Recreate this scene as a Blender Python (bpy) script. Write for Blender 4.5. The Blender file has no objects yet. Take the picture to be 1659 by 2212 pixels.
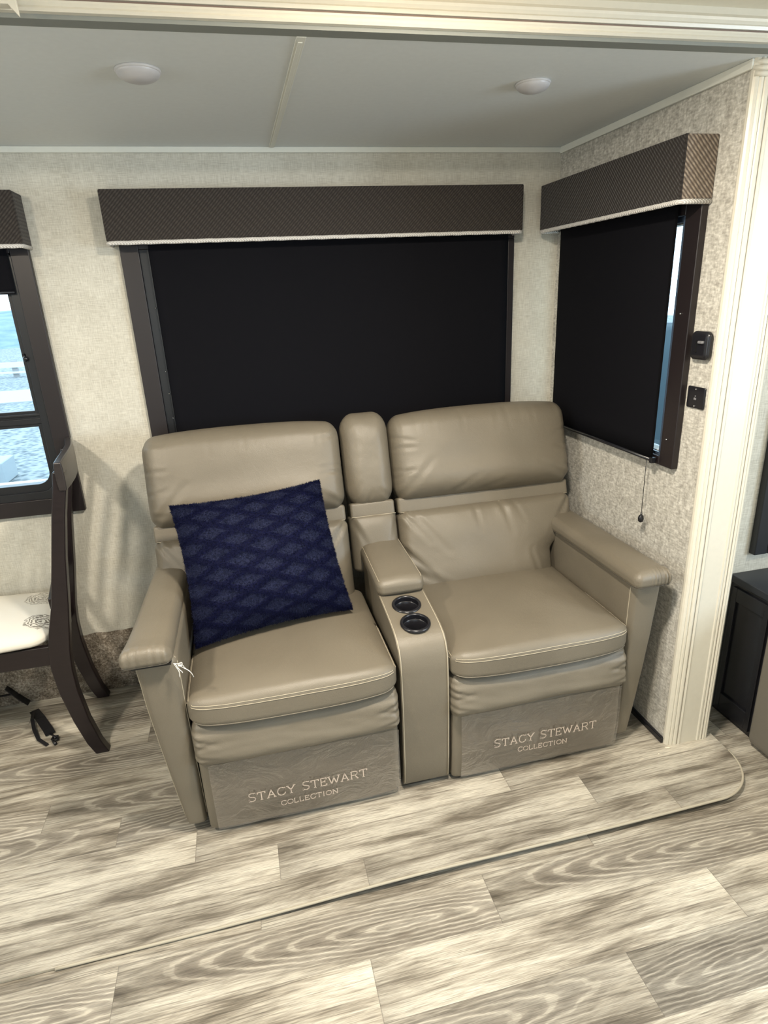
import bpy, bmesh, math, random
import numpy as np
from mathutils import Vector, Matrix, noise as mnoise
random.seed(7); np.random.seed(7)
SC = bpy.context.scene
COL = SC.collection

# ------------------------------------------------------------------ camera
def make_camera():
    yaw, pitch, roll, fpx = -0.2163, -0.343, -0.0474, 1327.29
    cy, sy, cp, sp, cr, sr = math.cos(yaw), math.sin(yaw), math.cos(pitch), math.sin(pitch), math.cos(roll), math.sin(roll)
    f = Vector((-sy*cp, cy*cp, sp)); r = Vector((cy, sy, 0)); u = r.cross(f)
    r2 = cr*r + sr*u; u2 = -sr*r + cr*u
    cam = bpy.data.cameras.new('camera'); o = bpy.data.objects.new('camera', cam); COL.objects.link(o)
    M = Matrix.Identity(4)
    for i in range(3):
        M[i][0], M[i][1], M[i][2] = r2[i], u2[i], -f[i]
    M[0][3], M[1][3], M[2][3] = -1.2817, -2.4155, 1.5163
    o.matrix_world = M
    cam.sensor_fit = 'HORIZONTAL'; cam.sensor_width = 36; cam.lens = 36*fpx/1659
    cam.clip_start = 0.02; cam.clip_end = 500
    SC.camera = o
make_camera()

# ------------------------------------------------------------------ world, lights, exposure
w = bpy.data.worlds.new('world'); SC.world = w; w.use_nodes = True
nt = w.node_tree; bg = nt.nodes['Background']
bg.inputs[0].default_value = (0.58, 0.82, 1.0, 1); bg.inputs[1].default_value = 3.2
SC.view_settings.view_transform = 'Standard'; SC.view_settings.look = 'None'
SC.view_settings.exposure = 0.48; SC.view_settings.gamma = 1.0
try: SC.view_settings.use_curve_mapping = False
except Exception: pass

def area(name, loc, rot, sx, sy, e, col, shape='RECTANGLE', spread=None):
    l = bpy.data.lights.new(name, 'AREA'); l.shape = shape; l.size = sx; l.size_y = sy; l.energy = e; l.color = col
    if spread: l.spread = spread
    o = bpy.data.objects.new(name, l); COL.objects.link(o); o.location = loc; o.rotation_euler = rot
    return o
def point(name, loc, e, col, r=0.05):
    l = bpy.data.lights.new(name, 'POINT'); l.energy = e; l.color = col; l.shadow_soft_size = r
    o = bpy.data.objects.new(name, l); COL.objects.link(o); o.location = loc
    return o
WARM = (1.0, 0.91, 0.77); DAY = (0.68, 0.84, 1.0)
PI = math.pi
# ceiling lamps of the main room
for k, (x, y, e, ep) in enumerate([(-2.3, -1.55, 20, 3.0), (-0.9, -1.45, 27, 3.2), (0.6, -2.0, 9, 2.2)]):
    area('ceiling_lamp_light', (x, y, 2.03), (0, 0, 0), 0.16, 0.16, e, WARM, 'DISK')
    point('ceiling_lamp_glow', (x, y, 1.97), ep, (1.0, 0.76, 0.46), 0.06)
# lamp of the slide-out beyond the left edge of the frame
point('slide_lamp_light', (-4.3, -1.0, 1.93), 14, (1.0, 0.95, 0.82), 0.04)
# daylight from the windows of the main room (behind and to the sides of the camera)
area('window_daylight', (-1.6, -4.25, 1.35), (PI/2, 0, 0), 2.2, 0.8, 8, DAY)
area('side_window_daylight', (1.75, -3.0, 1.35), (PI/2, 0, PI/2), 1.4, 0.8, 50, DAY)
area('left_window_daylight', (-4.7, -2.4, 1.3), (PI/2, 0, -PI/2), 1.0, 0.8, 15, DAY)

# ------------------------------------------------------------------ helpers
def tag(o, label=None, cat=None, group=None, kind=None):
    if label: o['label'] = label
    if cat: o['category'] = cat
    if group: o['group'] = group
    if kind: o['kind'] = kind
    return o
def wloc(p):
    v = Vector((0, 0, 0))
    while p is not None:
        v += Vector(p.location); p = p.parent
    return v
def thing(name, loc, label, cat, group=None):
    o = bpy.data.objects.new(name, None); COL.objects.link(o); o.location = loc; o.empty_display_size = 0.1
    return tag(o, label, cat, group)
def mkobj(name, verts, faces, mat=None, parent=None, smooth=True, origin=None, label=None):
    """verts in world coordinates"""
    V = np.array(verts, float).reshape(-1, 3)
    if parent is not None: off = np.array(wloc(parent))
    elif origin is not None: off = np.array(origin, float)
    else: off = np.array([(V[:, 0].min()+V[:, 0].max())/2, (V[:, 1].min()+V[:, 1].max())/2, V[:, 2].min()])
    me = bpy.data.meshes.new(name); me.from_pydata((V-off).tolist(), [], faces); me.update()
    if smooth: me.polygons.foreach_set('use_smooth', [True]*len(me.polygons))
    o = bpy.data.objects.new(name, me); COL.objects.link(o)
    if parent is not None: o.parent = parent
    else: o.location = off
    if mat: me.materials.append(mat)
    if label: o['label'] = label
    return o
def struct(name, verts, faces, mat, smooth=False, parent=None):
    o = mkobj(name, verts, faces, mat, parent, smooth, origin=(0, 0, 0))
    if parent is None: o['kind'] = 'structure'
    return o
class MB:
    def __init__(s): s.v = []; s.f = []
    def add(s, v, f):
        b = len(s.v); s.v += [tuple(map(float, p)) for p in v]; s.f += [tuple(i+b for i in q) for q in f]; return s
    def box(s, x0, x1, y0, y1, z0, z1):
        v = [(x0,y0,z0),(x1,y0,z0),(x1,y1,z0),(x0,y1,z0),(x0,y0,z1),(x1,y0,z1),(x1,y1,z1),(x0,y1,z1)]
        return s.add(v, [(0,3,2,1),(4,5,6,7),(0,1,5,4),(1,2,6,5),(2,3,7,6),(3,0,4,7)])
    def tube(s, pts, r, n=8, caps=True):
        pts = [Vector(p) for p in pts]; rs = r if isinstance(r, (list, tuple)) else [r]*len(pts)
        V = []; F = []; prev = None
        for i, p in enumerate(pts):
            t = (pts[min(i+1, len(pts)-1)]-pts[max(i-1, 0)]).normalized()
            if prev is None:
                a = Vector((0, 0, 1)) if abs(t.z) < .9 else Vector((1, 0, 0)); prev = t.cross(a).normalized()
            else: prev = (prev - t*prev.dot(t)).normalized()
            b = t.cross(prev)
            for k in range(n):
                an = 2*PI*k/n; V.append(p + rs[i]*(math.cos(an)*prev+math.sin(an)*b))
        for i in range(len(pts)-1):
            for k in range(n):
                F.append((i*n+k, i*n+(k+1) % n, (i+1)*n+(k+1) % n, (i+1)*n+k))
        if caps: F.append(tuple(range(n))[::-1]); F.append(tuple((len(pts)-1)*n+k for k in range(n)))
        return s.add(V, F)
    def lathe(s, prof, c, n=40, axis='z'):
        V = []; F = []
        for (r, h) in prof:
            for k in range(n):
                a = 2*PI*k/n
                if axis == 'z': V.append((c[0]+r*math.cos(a), c[1]+r*math.sin(a), c[2]+h))
                elif axis == 'x': V.append((c[0]+h, c[1]+r*math.cos(a), c[2]+r*math.sin(a)))
                else: V.append((c[0]+r*math.cos(a), c[1]+h, c[2]+r*math.sin(a)))
        for i in range(len(prof)-1):
            for k in range(n): F.append((i*n+k, i*n+(k+1) % n, (i+1)*n+(k+1) % n, (i+1)*n+k))
        return s.add(V, F)
    def prism(s, prof, a0, a1, axis='x'):
        """prof: closed 2D polygon; axis x: (y,z), axis y: (x,z), axis z: (x,y)"""
        n = len(prof); V = []
        for a in (a0, a1):
            for p in prof:
                V.append((a, p[0], p[1]) if axis == 'x' else (p[0], a, p[1]) if axis == 'y' else (p[0], p[1], a))
        F = [(i, (i+1) % n, n+(i+1) % n, n+i) for i in range(n)] + [tuple(range(n))[::-1], tuple(range(n, 2*n))]
        return s.add(V, F)
    def build(s, name, mat, parent=None, smooth=False, bevel=0, label=None, origin=None, seg=2):
        o = mkobj(name, s.v, s.f, mat, parent, smooth, origin, label)
        bm = bmesh.new(); bm.from_mesh(o.data); bmesh.ops.recalc_face_normals(bm, faces=bm.faces); bm.to_mesh(o.data); bm.free()
        if bevel:
            m = o.modifiers.new('bevel', 'BEVEL'); m.width = bevel; m.segments = seg; m.limit_method = 'ANGLE'; m.angle_limit = .6
            o.data.polygons.foreach_set('use_smooth', [True]*len(o.data.polygons)); m.harden_normals = True
        return o
    def st(s, name, mat, **k):
        o = s.build(name, mat, origin=(0, 0, 0), **k); o['kind'] = 'structure'; return o

def axis_coords(h, r, kc, km):
    r = min(r, h*0.999)
    c = [-h + r*(1-math.cos(PI/2*i/kc)) if False else -h + r*(1-math.tan(PI/4*(1-i/kc))) for i in range(kc)]
    mid = [-h+r + (2*(h-r))*i/km for i in range(km+1)]
    return c + mid + [-q for q in c[::-1]]
def rbox_pts(size, r, kc=5, km=(10, 10, 10)):
    h = np.array(size)/2.; r = np.array([r]*3 if np.isscalar(r) else r, float); r = np.minimum(r, h*.999)
    if isinstance(km, int): km = (km,)*3
    ax = [axis_coords(h[i], r[i], kc, km[i]) for i in range(3)]
    n = [len(a)-1 for a in ax]
    idx = {}; V = []; F = []
    def vid(i, j, k):
        q = (i, j, k)
        if q not in idx:
            idx[q] = len(V); V.append((ax[0][i], ax[1][j], ax[2][k]))
        return idx[q]
    for (a, b, c) in ((0, 1, 2), (1, 2, 0), (2, 0, 1)):
        for side in (0, 1):
            for i in range(n[a]):
                for j in range(n[b]):
                    def q(ii, jj):
                        t = [0, 0, 0]; t[a] = ii; t[b] = jj; t[c] = n[c]*side; return vid(*t)
                    f = (q(i, j), q(i+1, j), q(i+1, j+1), q(i, j+1))
                    F.append(f if side else f[::-1])
    V = np.array(V); return V, F, h, r
def rbox_map(V, h, r):
    inner = np.clip(V, -(h-r), h-r); d = (V-inner)/r
    L = np.linalg.norm(d, axis=1, keepdims=True); L[L < 1e-9] = 1
    return inner + d/L*r
class RB:
    """rounded box with a deform; fn(P, U) -> P, P local coords, U normalised (-1..1)"""
    def __init__(s, size, r, centre, fn=None, kc=5, km=10, frame=None):
        s.V, s.F, s.h, s.r = rbox_pts(size, r, kc, km); s.c = np.array(centre, float); s.fn = fn; s.frame = frame
    def m(s, V):
        V = np.array(V, float).reshape(-1, 3); P = rbox_map(V, s.h, s.r)
        if s.fn: P = s.fn(P, P/s.h)
        if s.frame is not None: P = P @ s.frame.T
        return P + s.c
    def build(s, name, mat, parent=None, label=None): return mkobj(name, s.m(s.V), s.F, mat, parent, True, label=label)
    def line(s, pts, off=0.0):
        """pts: points on the cube surface in normalised units"""
        V = np.array(pts, float)*s.h
        return s.m(V)
def bell(t, p=2): return np.maximum(0, 1-np.abs(t)**p)
def fbm(P, sc, seed=0.0, oct=2):
    out = np.zeros(len(P))
    for i, p in enumerate(P):
        q = Vector((p[0]*sc[0]+seed, p[1]*sc[1], p[2]*sc[2])); a = 1; s = 0
        for k in range(oct): s += a*mnoise.noise(q*(2**k)); a *= .5
        out[i] = s
    return out
def creases(X, Z, segs):
    """segs: (x0,z0,x1,z1,depth,width); returns displacement (negative in the crease)"""
    out = np.zeros(len(X))
    for (x0, z0, x1, z1, d, wd) in segs:
        dx, dz = x1-x0, z1-z0; L2 = dx*dx+dz*dz
        t = ((X-x0)*dx+(Z-z0)*dz)/L2; tc = np.clip(t, 0, 1)
        # slight curvature of the fold
        ds = (X-x0-tc*dx)**2+(Z-z0-tc*dz)**2
        taper = 1-0.75*tc
        out -= d*taper*np.exp(-ds/(wd*wd)); out += .55*d*taper*np.exp(-((np.sqrt(ds)-1.9*wd)/wd)**2)
    return out

# ------------------------------------------------------------------ materials
class NT:
    def __init__(s, name):
        s.m = bpy.data.materials.new(name); s.m.use_nodes = True; s.t = s.m.node_tree; s.b = s.t.nodes['Principled BSDF']; s.out = s.t.nodes['Material Output']
        s.tc = s.t.nodes.new('ShaderNodeTexCoord')
    def n(s, ty, **k):
        o = s.t.nodes.new(ty)
        for a, v in k.items(): setattr(o, a, v)
        return o
    def L(s, a, b): s.t.links.new(a, b)
    def set(s, sock, v):
        if hasattr(v, 'is_output') or isinstance(v, bpy.types.NodeSocket): s.L(v, sock)
        else: sock.default_value = v
    def ma(s, op, a, b=None, c=None, clamp=False):
        o = s.n('ShaderNodeMath', operation=op); o.use_clamp = clamp; s.set(o.inputs[0], a)
        if b is not None: s.set(o.inputs[1], b)
        if c is not None: s.set(o.inputs[2], c)
        return o.outputs[0]
    def xyz(s, v=None):
        o = s.n('ShaderNodeSeparateXYZ'); s.L(v or s.tc.outputs['Object'], o.inputs[0]); return o.outputs
    def comb(s, x, y, z):
        o = s.n('ShaderNodeCombineXYZ'); s.set(o.inputs[0], x); s.set(o.inputs[1], y); s.set(o.inputs[2], z); return o.outputs[0]
    def map(s, sc, v=None, rot=(0, 0, 0), loc=(0, 0, 0)):
        o = s.n('ShaderNodeMapping'); o.inputs['Scale'].default_value = sc; o.inputs['Rotation'].default_value = rot; o.inputs['Location'].default_value = loc
        s.L(v or s.tc.outputs['Object'], o.inputs[0]); return o.outputs[0]
    def noise(s, v, sc=5, det=3, rough=.5, dist=0):
        o = s.n('ShaderNodeTexNoise'); o.inputs['Scale'].default_value = sc; o.inputs['Detail'].default_value = det
        o.inputs['Roughness'].default_value = rough; o.inputs['Distortion'].default_value = dist; s.L(v, o.inputs['Vector']); return o.outputs['Fac']
    def ramp(s, f, stops):
        o = s.n('ShaderNodeValToRGB'); e = o.color_ramp.elements
        while len(e) < len(stops): e.new(.5)
        for q, (p, c) in zip(e, stops): q.position = p; q.color = (c[0], c[1], c[2], 1) if not np.isscalar(c) else (c, c, c, 1)
        s.L(f, o.inputs[0]); return o.outputs[0]
    def mix(s, f, a, b, mode='MIX'):
        o = s.n('ShaderNodeMix', data_type='RGBA', blend_type=mode); s.set(o.inputs[0], f)
        s.set(o.inputs[6], a if not isinstance(a, tuple) else (*a, 1)[:4]); s.set(o.inputs[7], b if not isinstance(b, tuple) else (*b, 1)[:4]); return o.outputs[2]
    def bump(s, h, strength=.3, dist=.002, prev=None):
        o = s.n('ShaderNodeBump'); o.inputs['Strength'].default_value = strength; o.inputs['Distance'].default_value = dist; s.L(h, o.inputs['Height'])
        if prev is not None: s.L(prev, o.inputs['Normal'])
        return o.outputs[0]
    def fin(s, col=None, rough=None, nrm=None, **k):
        if col is not None: s.set(s.b.inputs['Base Color'], col if not isinstance(col, tuple) else (*col, 1)[:4])
        if rough is not None: s.set(s.b.inputs['Roughness'], rough)
        if nrm is not None: s.L(nrm, s.b.inputs['Normal'])
        for a, v in k.items(): s.b.inputs[a.replace('_', ' ')].default_value = v
        return s.m
def plain(name, col, rough=.5, **k): 
    q = NT(name); nz = q.noise(q.tc.outputs['Object'], 60, 2)
    c = q.mix(q.ramp(nz, [(.3, 0.0), (.7, 1.0)]), tuple(v*.985 for v in col), tuple(min(1, v*1.015) for v in col))
    return q.fin(c, rough, **k)

def mat_leather():
    q = NT('leather'); o = q.tc.outputs['Object']
    big = q.noise(o, 3.5, 2); fine = q.noise(o, 420, 2, .6); med = q.noise(o, 26, 4, .6, .4)
    c = q.mix(q.ramp(big, [(.3, 0.0), (.7, 1.0)]), (.150, .129, .096), (.180, .156, .118))
    vor = q.n('ShaderNodeTexVoronoi'); vor.inputs['Scale'].default_value = 520; q.L(o, vor.inputs['Vector'])
    n1 = q.bump(med, .30, .003); n2 = q.bump(vor.outputs['Distance'], .3, .0009, n1)
    r = q.ma('ADD', q.ma('MULTIPLY', fine, .14), .37)
    return q.fin(c, r, n2, Specular_IOR_Level=.5)
def mat_fabric_wall(name, blotch):
    q = NT(name); o = q.tc.outputs['Object']
    if blotch:
        a = q.noise(q.map((1, 130, 75)), 1, 3, .65); b = q.noise(q.map((1, 55, 160)), 1, 2); bigs = q.noise(q.map((1, 40, 25)), 1, 2, .5, .6)
        f = q.ma('ADD', q.ma('MULTIPLY', a, .5), q.ma('MULTIPLY', b, .5)); f = q.ma('ADD', q.ma('MULTIPLY', f, .75), q.ma('MULTIPLY', bigs, .25))
        c = q.ramp(f, [(.38, (.32, .30, .265)), (.5, (.48, .46, .41)), (.62, (.68, .66, .60))])
    else:
        a = q.noise(q.map((30, 1, 420)), 1, 3, .6); b = q.noise(q.map((420, 1, 26)), 1, 3, .6); d = q.noise(q.map((9, 1, 9)), 1, 2)
        f = q.ma('ADD', q.ma('MULTIPLY', a, .42), q.ma('MULTIPLY', b, .42)); f = q.ma('ADD', f, q.ma('MULTIPLY', d, .16))
        c = q.ramp(f, [(.38, (.46, .435, .37)), (.5, (.59, .565, .49)), (.62, (.70, .68, .60))])
    return q.fin(c, .8, q.bump(f, .35, .0015), Specular_IOR_Level=.25)
def mat_vinyl(name, y0, wd, x0, shift, L, seed):
    """plank-print vinyl; rows of width wd counted towards -y from y0"""
    q = NT(name); X, Y, Z = q.xyz()
    t = q.ma('DIVIDE', q.ma('SUBTRACT', y0, Y), wd); row = q.ma('FLOOR', t); v = q.ma('FRACT', t)
    off = q.ma('ADD', q.ma('MULTIPLY', row, shift), x0)
    u0 = q.ma('DIVIDE', q.ma('SUBTRACT', X, off), L); u = q.ma('FRACT', u0); cell = q.ma('FLOOR', u0)
    rr = q.n('ShaderNodeValToRGB'); rr.color_ramp.interpolation = 'CONSTANT'; el = rr.color_ramp.elements
    while len(el) < 24: el.new(.5)
    for k_, e_ in enumerate(el):
        val = seed[k_ % len(seed)]; e_.position = k_/24+.0005 if k_ else 0.0; e_.color = (val, val, val, 1)
    q.L(q.ma('DIVIDE', q.ma('ADD', row, 10.5), 24.0), rr.inputs[0]); rnd = rr.outputs[0]
    sd = q.ma('MULTIPLY', rnd, 37.0)
    ul = q.ma('MULTIPLY', u, L); vl = q.ma('MULTIPLY', v, wd)
    # soft wavy coordinates
    wv = q.noise(q.comb(q.ma('MULTIPLY', ul, 3.2), q.ma('MULTIPLY', vl, 9.0), sd), 1, 2)
    vw = q.ma('ADD', vl, q.ma('MULTIPLY', q.ma('SUBTRACT', wv, .5), .020))
    tone = q.noise(q.comb(q.ma('MULTIPLY', ul, 2.6), q.ma('MULTIPLY', vw, 19.0), sd), 1, 4, .6, .5)
    streak = q.noise(q.comb(q.ma('MULTIPLY', ul, 5.0), q.ma('MULTIPLY', vw, 210.0), sd), 1, 4, .7)
    fine = q.noise(q.comb(q.ma('MULTIPLY', ul, 24.0), q.ma('MULTIPLY', vl, 620.0), sd), 1, 3, .6)
    # cathedral figure: stretched nested arches
    flip = q.ma('GREATER_THAN', rnd, .82); uf = q.ma('ABSOLUTE', q.ma('SUBTRACT', flip, u))
    cu = q.ma('SUBTRACT', uf, .74)
    cv = q.ma('ADD', q.ma('SUBTRACT', vw, wd*.55), q.ma('MULTIPLY', cu, -.055))
    arch = q.ma('SQRT', q.ma('ADD', q.ma('POWER', q.ma('ABSOLUTE', q.ma('MULTIPLY', cu, .10)), 2.0), q.ma('POWER', q.ma('ABSOLUTE', cv), 2.0)))
    arch = q.ma('ADD', arch, q.ma('MULTIPLY', q.noise(q.comb(q.ma('MULTIPLY', ul, 26.0), q.ma('MULTIPLY', vl, 40.0), sd), 1, 2), .007))
    ring = q.ma('SINE', q.ma('MULTIPLY', arch, 2*PI/.0105)); ring = q.ma('MULTIPLY_ADD', ring, .5, .5)
    fade = q.ramp(arch, [(.0, 1.0), (.062, .95), (.078, 0.0)])
    hasr = q.ma('GREATER_THAN', rnd, .52)
    rm = q.ma('MULTIPLY', q.ma('MULTIPLY', fade, hasr), q.ma('MULTIPLY_ADD', streak, .9, .45, True))
    tone2 = q.ma('ADD', q.ma('MULTIPLY', tone, .68), q.ma('MULTIPLY', streak, .32))
    base = q.ramp(tone2, [(.33, (.095, .080, .060)), (.42, (.205, .178, .140)), (.50, (.365, .330, .270)), (.60, (.55, .51, .43))])
    dk = q.ramp(streak, [(.33, 1.0), (.45, 0.0)])
    base = q.mix(q.ma('MULTIPLY', dk, .5), base, (.12, .104, .086))
    ringcol = q.ramp(ring, [(.0, (.15, .13, .108)), (.40, (.20, .178, .148)), (.78, (.27, .24, .20)), (.95, (.50, .46, .385))])
    base = q.mix(q.ma('MULTIPLY', rm, .66), base, ringcol)
    fl = q.ramp(fine, [(.32, .66), (.66, 1.18)])
    base = q.mix(1.0, base, fl, 'MULTIPLY')
    # knots
    vor = q.n('ShaderNodeTexVoronoi'); vor.inputs['Scale'].default_value = 1.0
    q.L(q.comb(q.ma('MULTIPLY', ul, 3.1), q.ma('MULTIPLY', vw, 11.0), sd), vor.inputs['Vector'])
    kn = q.ramp(vor.outputs['Distance'], [(.03, .55), (.11, 0.0)]); base = q.mix(kn, base, (.14, .115, .09))
    # plank-to-plank tone
    pt = q.ma('FRACT', q.ma('MULTIPLY', q.ma('ADD', rnd, .13), 7.7))
    base = q.mix(1.0, base, q.ramp(pt, [(0., .84), (1., 1.12)]), 'MULTIPLY')
    # a darker start of each printed plank, as at the butt joints
    st = q.ramp(u, [(0.0, .80), (.16, 1.0), (.8, 1.0), (1.0, 1.12)]); base = q.mix(1.0, base, st, 'MULTIPLY')
    e1 = q.ma('LESS_THAN', v, .012); e2 = q.ma('LESS_THAN', u, .0018)
    ed = q.ma('MAXIMUM', e1, e2)
    base = q.mix(q.ma('MULTIPLY', ed, .55), base, (.11, .095, .08))
    bn = q.bump(q.ma('SUBTRACT', q.ma('MULTIPLY', fine, .5), ed), .25, .0012)
    return q.fin(base, q.ma('MULTIPLY_ADD', streak, .2, .36), bn, Specular_IOR_Level=.4)
def mat_ribbed(name, ca, cb, rot, ax, sc=260):
    """diagonal woven ribs; ax picks which horizontal axis runs along the cloth"""
    q = NT(name); X, Y, Z = q.xyz(); H = X if ax == 'x' else Y
    a = math.radians(rot)
    d = q.ma('ADD', q.ma('MULTIPLY', H, math.cos(a)*sc), q.ma('MULTIPLY', Z, math.sin(a)*sc))
    e = q.ma('ADD', q.ma('MULTIPLY', H, -math.sin(a)*sc*.4), q.ma('MULTIPLY', Z, math.cos(a)*sc*.4))
    nz = q.noise(q.tc.outputs['Object'], 120, 2)
    d = q.ma('ADD', d, q.ma('MULTIPLY', nz, 2.6))
    s = q.ma('MULTIPLY_ADD', q.ma('SINE', d), .5, .5); s2 = q.ma('MULTIPLY_ADD', q.ma('SINE', e), .5, .5)
    f = q.ma('MULTIPLY', s, q.ma('MULTIPLY_ADD', s2, .45, .55))
    c = q.mix(f, ca, cb)
    return q.fin(c, .85, q.bump(f, .7, .003), Specular_IOR_Level=.25, Sheen_Weight=.15)
def mat_wood_dark(name='dark_wood', c=(.011, .007, .008)):
    q = NT(name); g = q.noise(q.map((6, 6, 90), rot=(0, 0, 0)), 1, 3)
    return q.fin(q.mix(g, tuple(v*.7 for v in c), tuple(v*1.5 for v in c)), .28, Specular_IOR_Level=.5)
def mat_pillow():
    q = NT('plush_blue'); X, Y, Z = q.xyz(q.tc.outputs['UV'])
    nz = q.noise(q.comb(X, Y, 0), 9, 3, .6); 
    X2 = q.ma('ADD', X, q.ma('MULTIPLY', q.ma('SUBTRACT', nz, .5), .05)); Y2 = q.ma('ADD', Y, q.ma('MULTIPLY', q.ma('SUBTRACT', nz, .5), -.04))
    a = q.ma('ADD', q.ma('MULTIPLY', X2, 3.35), q.ma('MULTIPLY', Y2, 7.0)); b = q.ma('SUBTRACT', q.ma('MULTIPLY', X2, 3.35), q.ma('MULTIPLY', Y2, 7.0))
    def tri(t): return q.ma('ABSOLUTE', q.ma('SUBTRACT', q.ma('FRACT', t), .5))
    m = q.ma('MAXIMUM', tri(a), tri(b))
    f = q.ramp(m, [(.28, 1.0), (.36, 0.0)])
    fz = q.noise(q.tc.outputs['Object'], 210, 3, .7)
    c = q.mix(f, (.0008, .0018, .020), (.011, .014, .040)); c = q.mix(1.0, c, q.ramp(fz, [(.3, .55), (.7, 1.5)]), 'MULTIPLY')
    m_ = q.fin(c, .75, q.bump(fz, .8, .004), Sheen_Weight=.04, Sheen_Roughness=.45, Specular_IOR_Level=.15)
    q.b.inputs['Sheen Tint'].default_value = (.25, .35, 1.0, 1)
    return m_
def mat_floral():
    q = NT('floral_fabric'); o = q.tc.outputs['Object']
    nz = q.n('ShaderNodeTexNoise'); nz.inputs['Scale'].default_value = 45; nz.inputs['Detail'].default_value = 3; q.L(o, nz.inputs['Vector'])
    dv = q.n('ShaderNodeVectorMath', operation='SCALE'); q.L(nz.outputs['Color'], dv.inputs[0]); dv.inputs['Scale'].default_value = .035
    ad = q.n('ShaderNodeVectorMath', operation='ADD'); q.L(o, ad.inputs[0]); q.L(dv.outputs[0], ad.inputs[1])
    vo = q.n('ShaderNodeTexVoronoi'); vo.inputs['Scale'].default_value = 8.5; q.L(q.map((1, 1, 0), ad.outputs[0], loc=(.12, .03, 0)), vo.inputs['Vector'])
    d = vo.outputs['Distance']
    rr = q.ma('SINE', q.ma('MULTIPLY', d, 75.0)); lines = q.ma('GREATER_THAN', rr, .05)
    fm = q.ramp(d, [(.42, 1.0), (.50, 0.0)]); m = q.ma('MULTIPLY', lines, fm)
    sel = q.xyz(vo.outputs['Color'])[0]; m = q.ma('MULTIPLY', m, q.ma('GREATER_THAN', sel, .2))
    col = q.mix(sel, (.16, .145, .12), (.32, .29, .24))
    c = q.mix(m, (.74, .71, .64), col)
    return q.fin(c, .85, q.bump(q.noise(o, 500, 2), .2, .001))
def mat_carpet():
    q = NT('carpet'); o = q.tc.outputs['Object']
    a = q.noise(o, 130, 3, .7); b = q.noise(o, 18, 3, .6)
    f = q.ma('ADD', q.ma('MULTIPLY', a, .6), q.ma('MULTIPLY', b, .4))
    return q.fin(q.ramp(f, [(.36, (.085, .068, .05)), (.5, (.22, .185, .145)), (.64, (.46, .41, .34))]), .95, q.bump(a, 1.0, .008), Specular_IOR_Level=.1)
def mat_glass(name='window_glass', tint=(1, 1, 1)):
    q = NT(name); q.t.nodes.remove(q.b)
    tr = q.n('ShaderNodeBsdfTransparent'); tr.inputs[0].default_value = (*tint, 1); gl = q.n('ShaderNodeBsdfGlossy'); gl.inputs['Roughness'].default_value = .02
    mx = q.n('ShaderNodeMixShader'); mx.inputs[0].default_value = .05
    pass; q.L(tr.outputs[0], mx.inputs[1]); q.L(gl.outputs[0], mx.inputs[2]); q.L(mx.outputs[0], q.out.inputs[0]); return q.m
def mat_film():
    q = NT('clear_film'); q.t.nodes.remove(q.b)
    tr = q.n('ShaderNodeBsdfTransparent'); tr.inputs[0].default_value = (.95, .93, .91, 1)
    gl = q.n('ShaderNodeBsdfGlossy'); gl.inputs['Roughness'].default_value = .13; gl.inputs['Color'].default_value = (.8, .8, .8, 1)
    df = q.n('ShaderNodeBsdfDiffuse'); df.inputs[0].default_value = (.22, .20, .18, 1)
    wr = q.noise(q.map((9, 1, 14)), 1, 4, .6, 1.2); b = q.bump(wr, 1.0, .012); q.L(b, gl.inputs['Normal'])
    m1 = q.n('ShaderNodeMixShader'); m1.inputs[0].default_value = .20; q.L(tr.outputs[0], m1.inputs[1]); q.L(df.outputs[0], m1.inputs[2])
    fr = q.n('ShaderNodeLayerWeight'); fr.inputs[0].default_value = .35; q.L(b, fr.inputs['Normal'])
    m2 = q.n('ShaderNodeMixShader'); q.L(q.ma('MULTIPLY_ADD', fr.outputs[1], .55, .05), m2.inputs[0]); q.L(m1.outputs[0], m2.inputs[1]); q.L(gl.outputs[0], m2.inputs[2])
    q.L(m2.outputs[0], q.out.inputs[0]); return q.m

LEA = mat_leather()
THREAD = plain('thread', (.42, .37, .28), .6)
SEAMD = plain('dark_seam', (.07, .06, .045), .6)
THREADW = plain('white_thread', (.8, .78, .74), .7)
WALLB = mat_fabric_wall('linen_wallpaper', False)
WALLR = mat_fabric_wall('speckled_wallpaper', True)
CEIL = plain('ceiling_panel', (.70, .725, .72), .6, Specular_IOR_Level=.45)
STRIP = plain('pale_strip', (.74, .74, .67), .55)
SEAL = plain('grey_seal', (.22, .23, .21), .7)
CREAM = plain('cream_trim', (.68, .645, .55), .32)
CREAMD = plain('groove_brown', (.22, .16, .13), .7)
PLAST = plain('white_plastic', (.52, .51, .51), .4)
BLACK = plain('black_metal', (.012, .013, .016), .35)
BLACKP = plain('black_plastic', (.012, .012, .015), .25)
SHADE = plain('shade_cloth', (.0065, .0065, .0085), .85, Specular_IOR_Level=.06)
FRAME = plain('frame_wood', (.013, .009, .010), .4)
FRAMEG = plain('frame_paint', (.016, .012, .013), .42)
DWOOD = mat_wood_dark()
CHROME = plain('bead_metal', (.5, .5, .5), .25, Metallic=1.0)
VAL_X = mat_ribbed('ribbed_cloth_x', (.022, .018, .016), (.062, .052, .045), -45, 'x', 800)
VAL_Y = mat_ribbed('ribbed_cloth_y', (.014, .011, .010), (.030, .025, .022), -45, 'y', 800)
VAL_LIT = mat_ribbed('ribbed_cloth_lit_end', (.075, .055, .042), (.33, .27, .21), 45, 'x', 720)  # lit copy of the cloth, lamp light put into its colour
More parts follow.
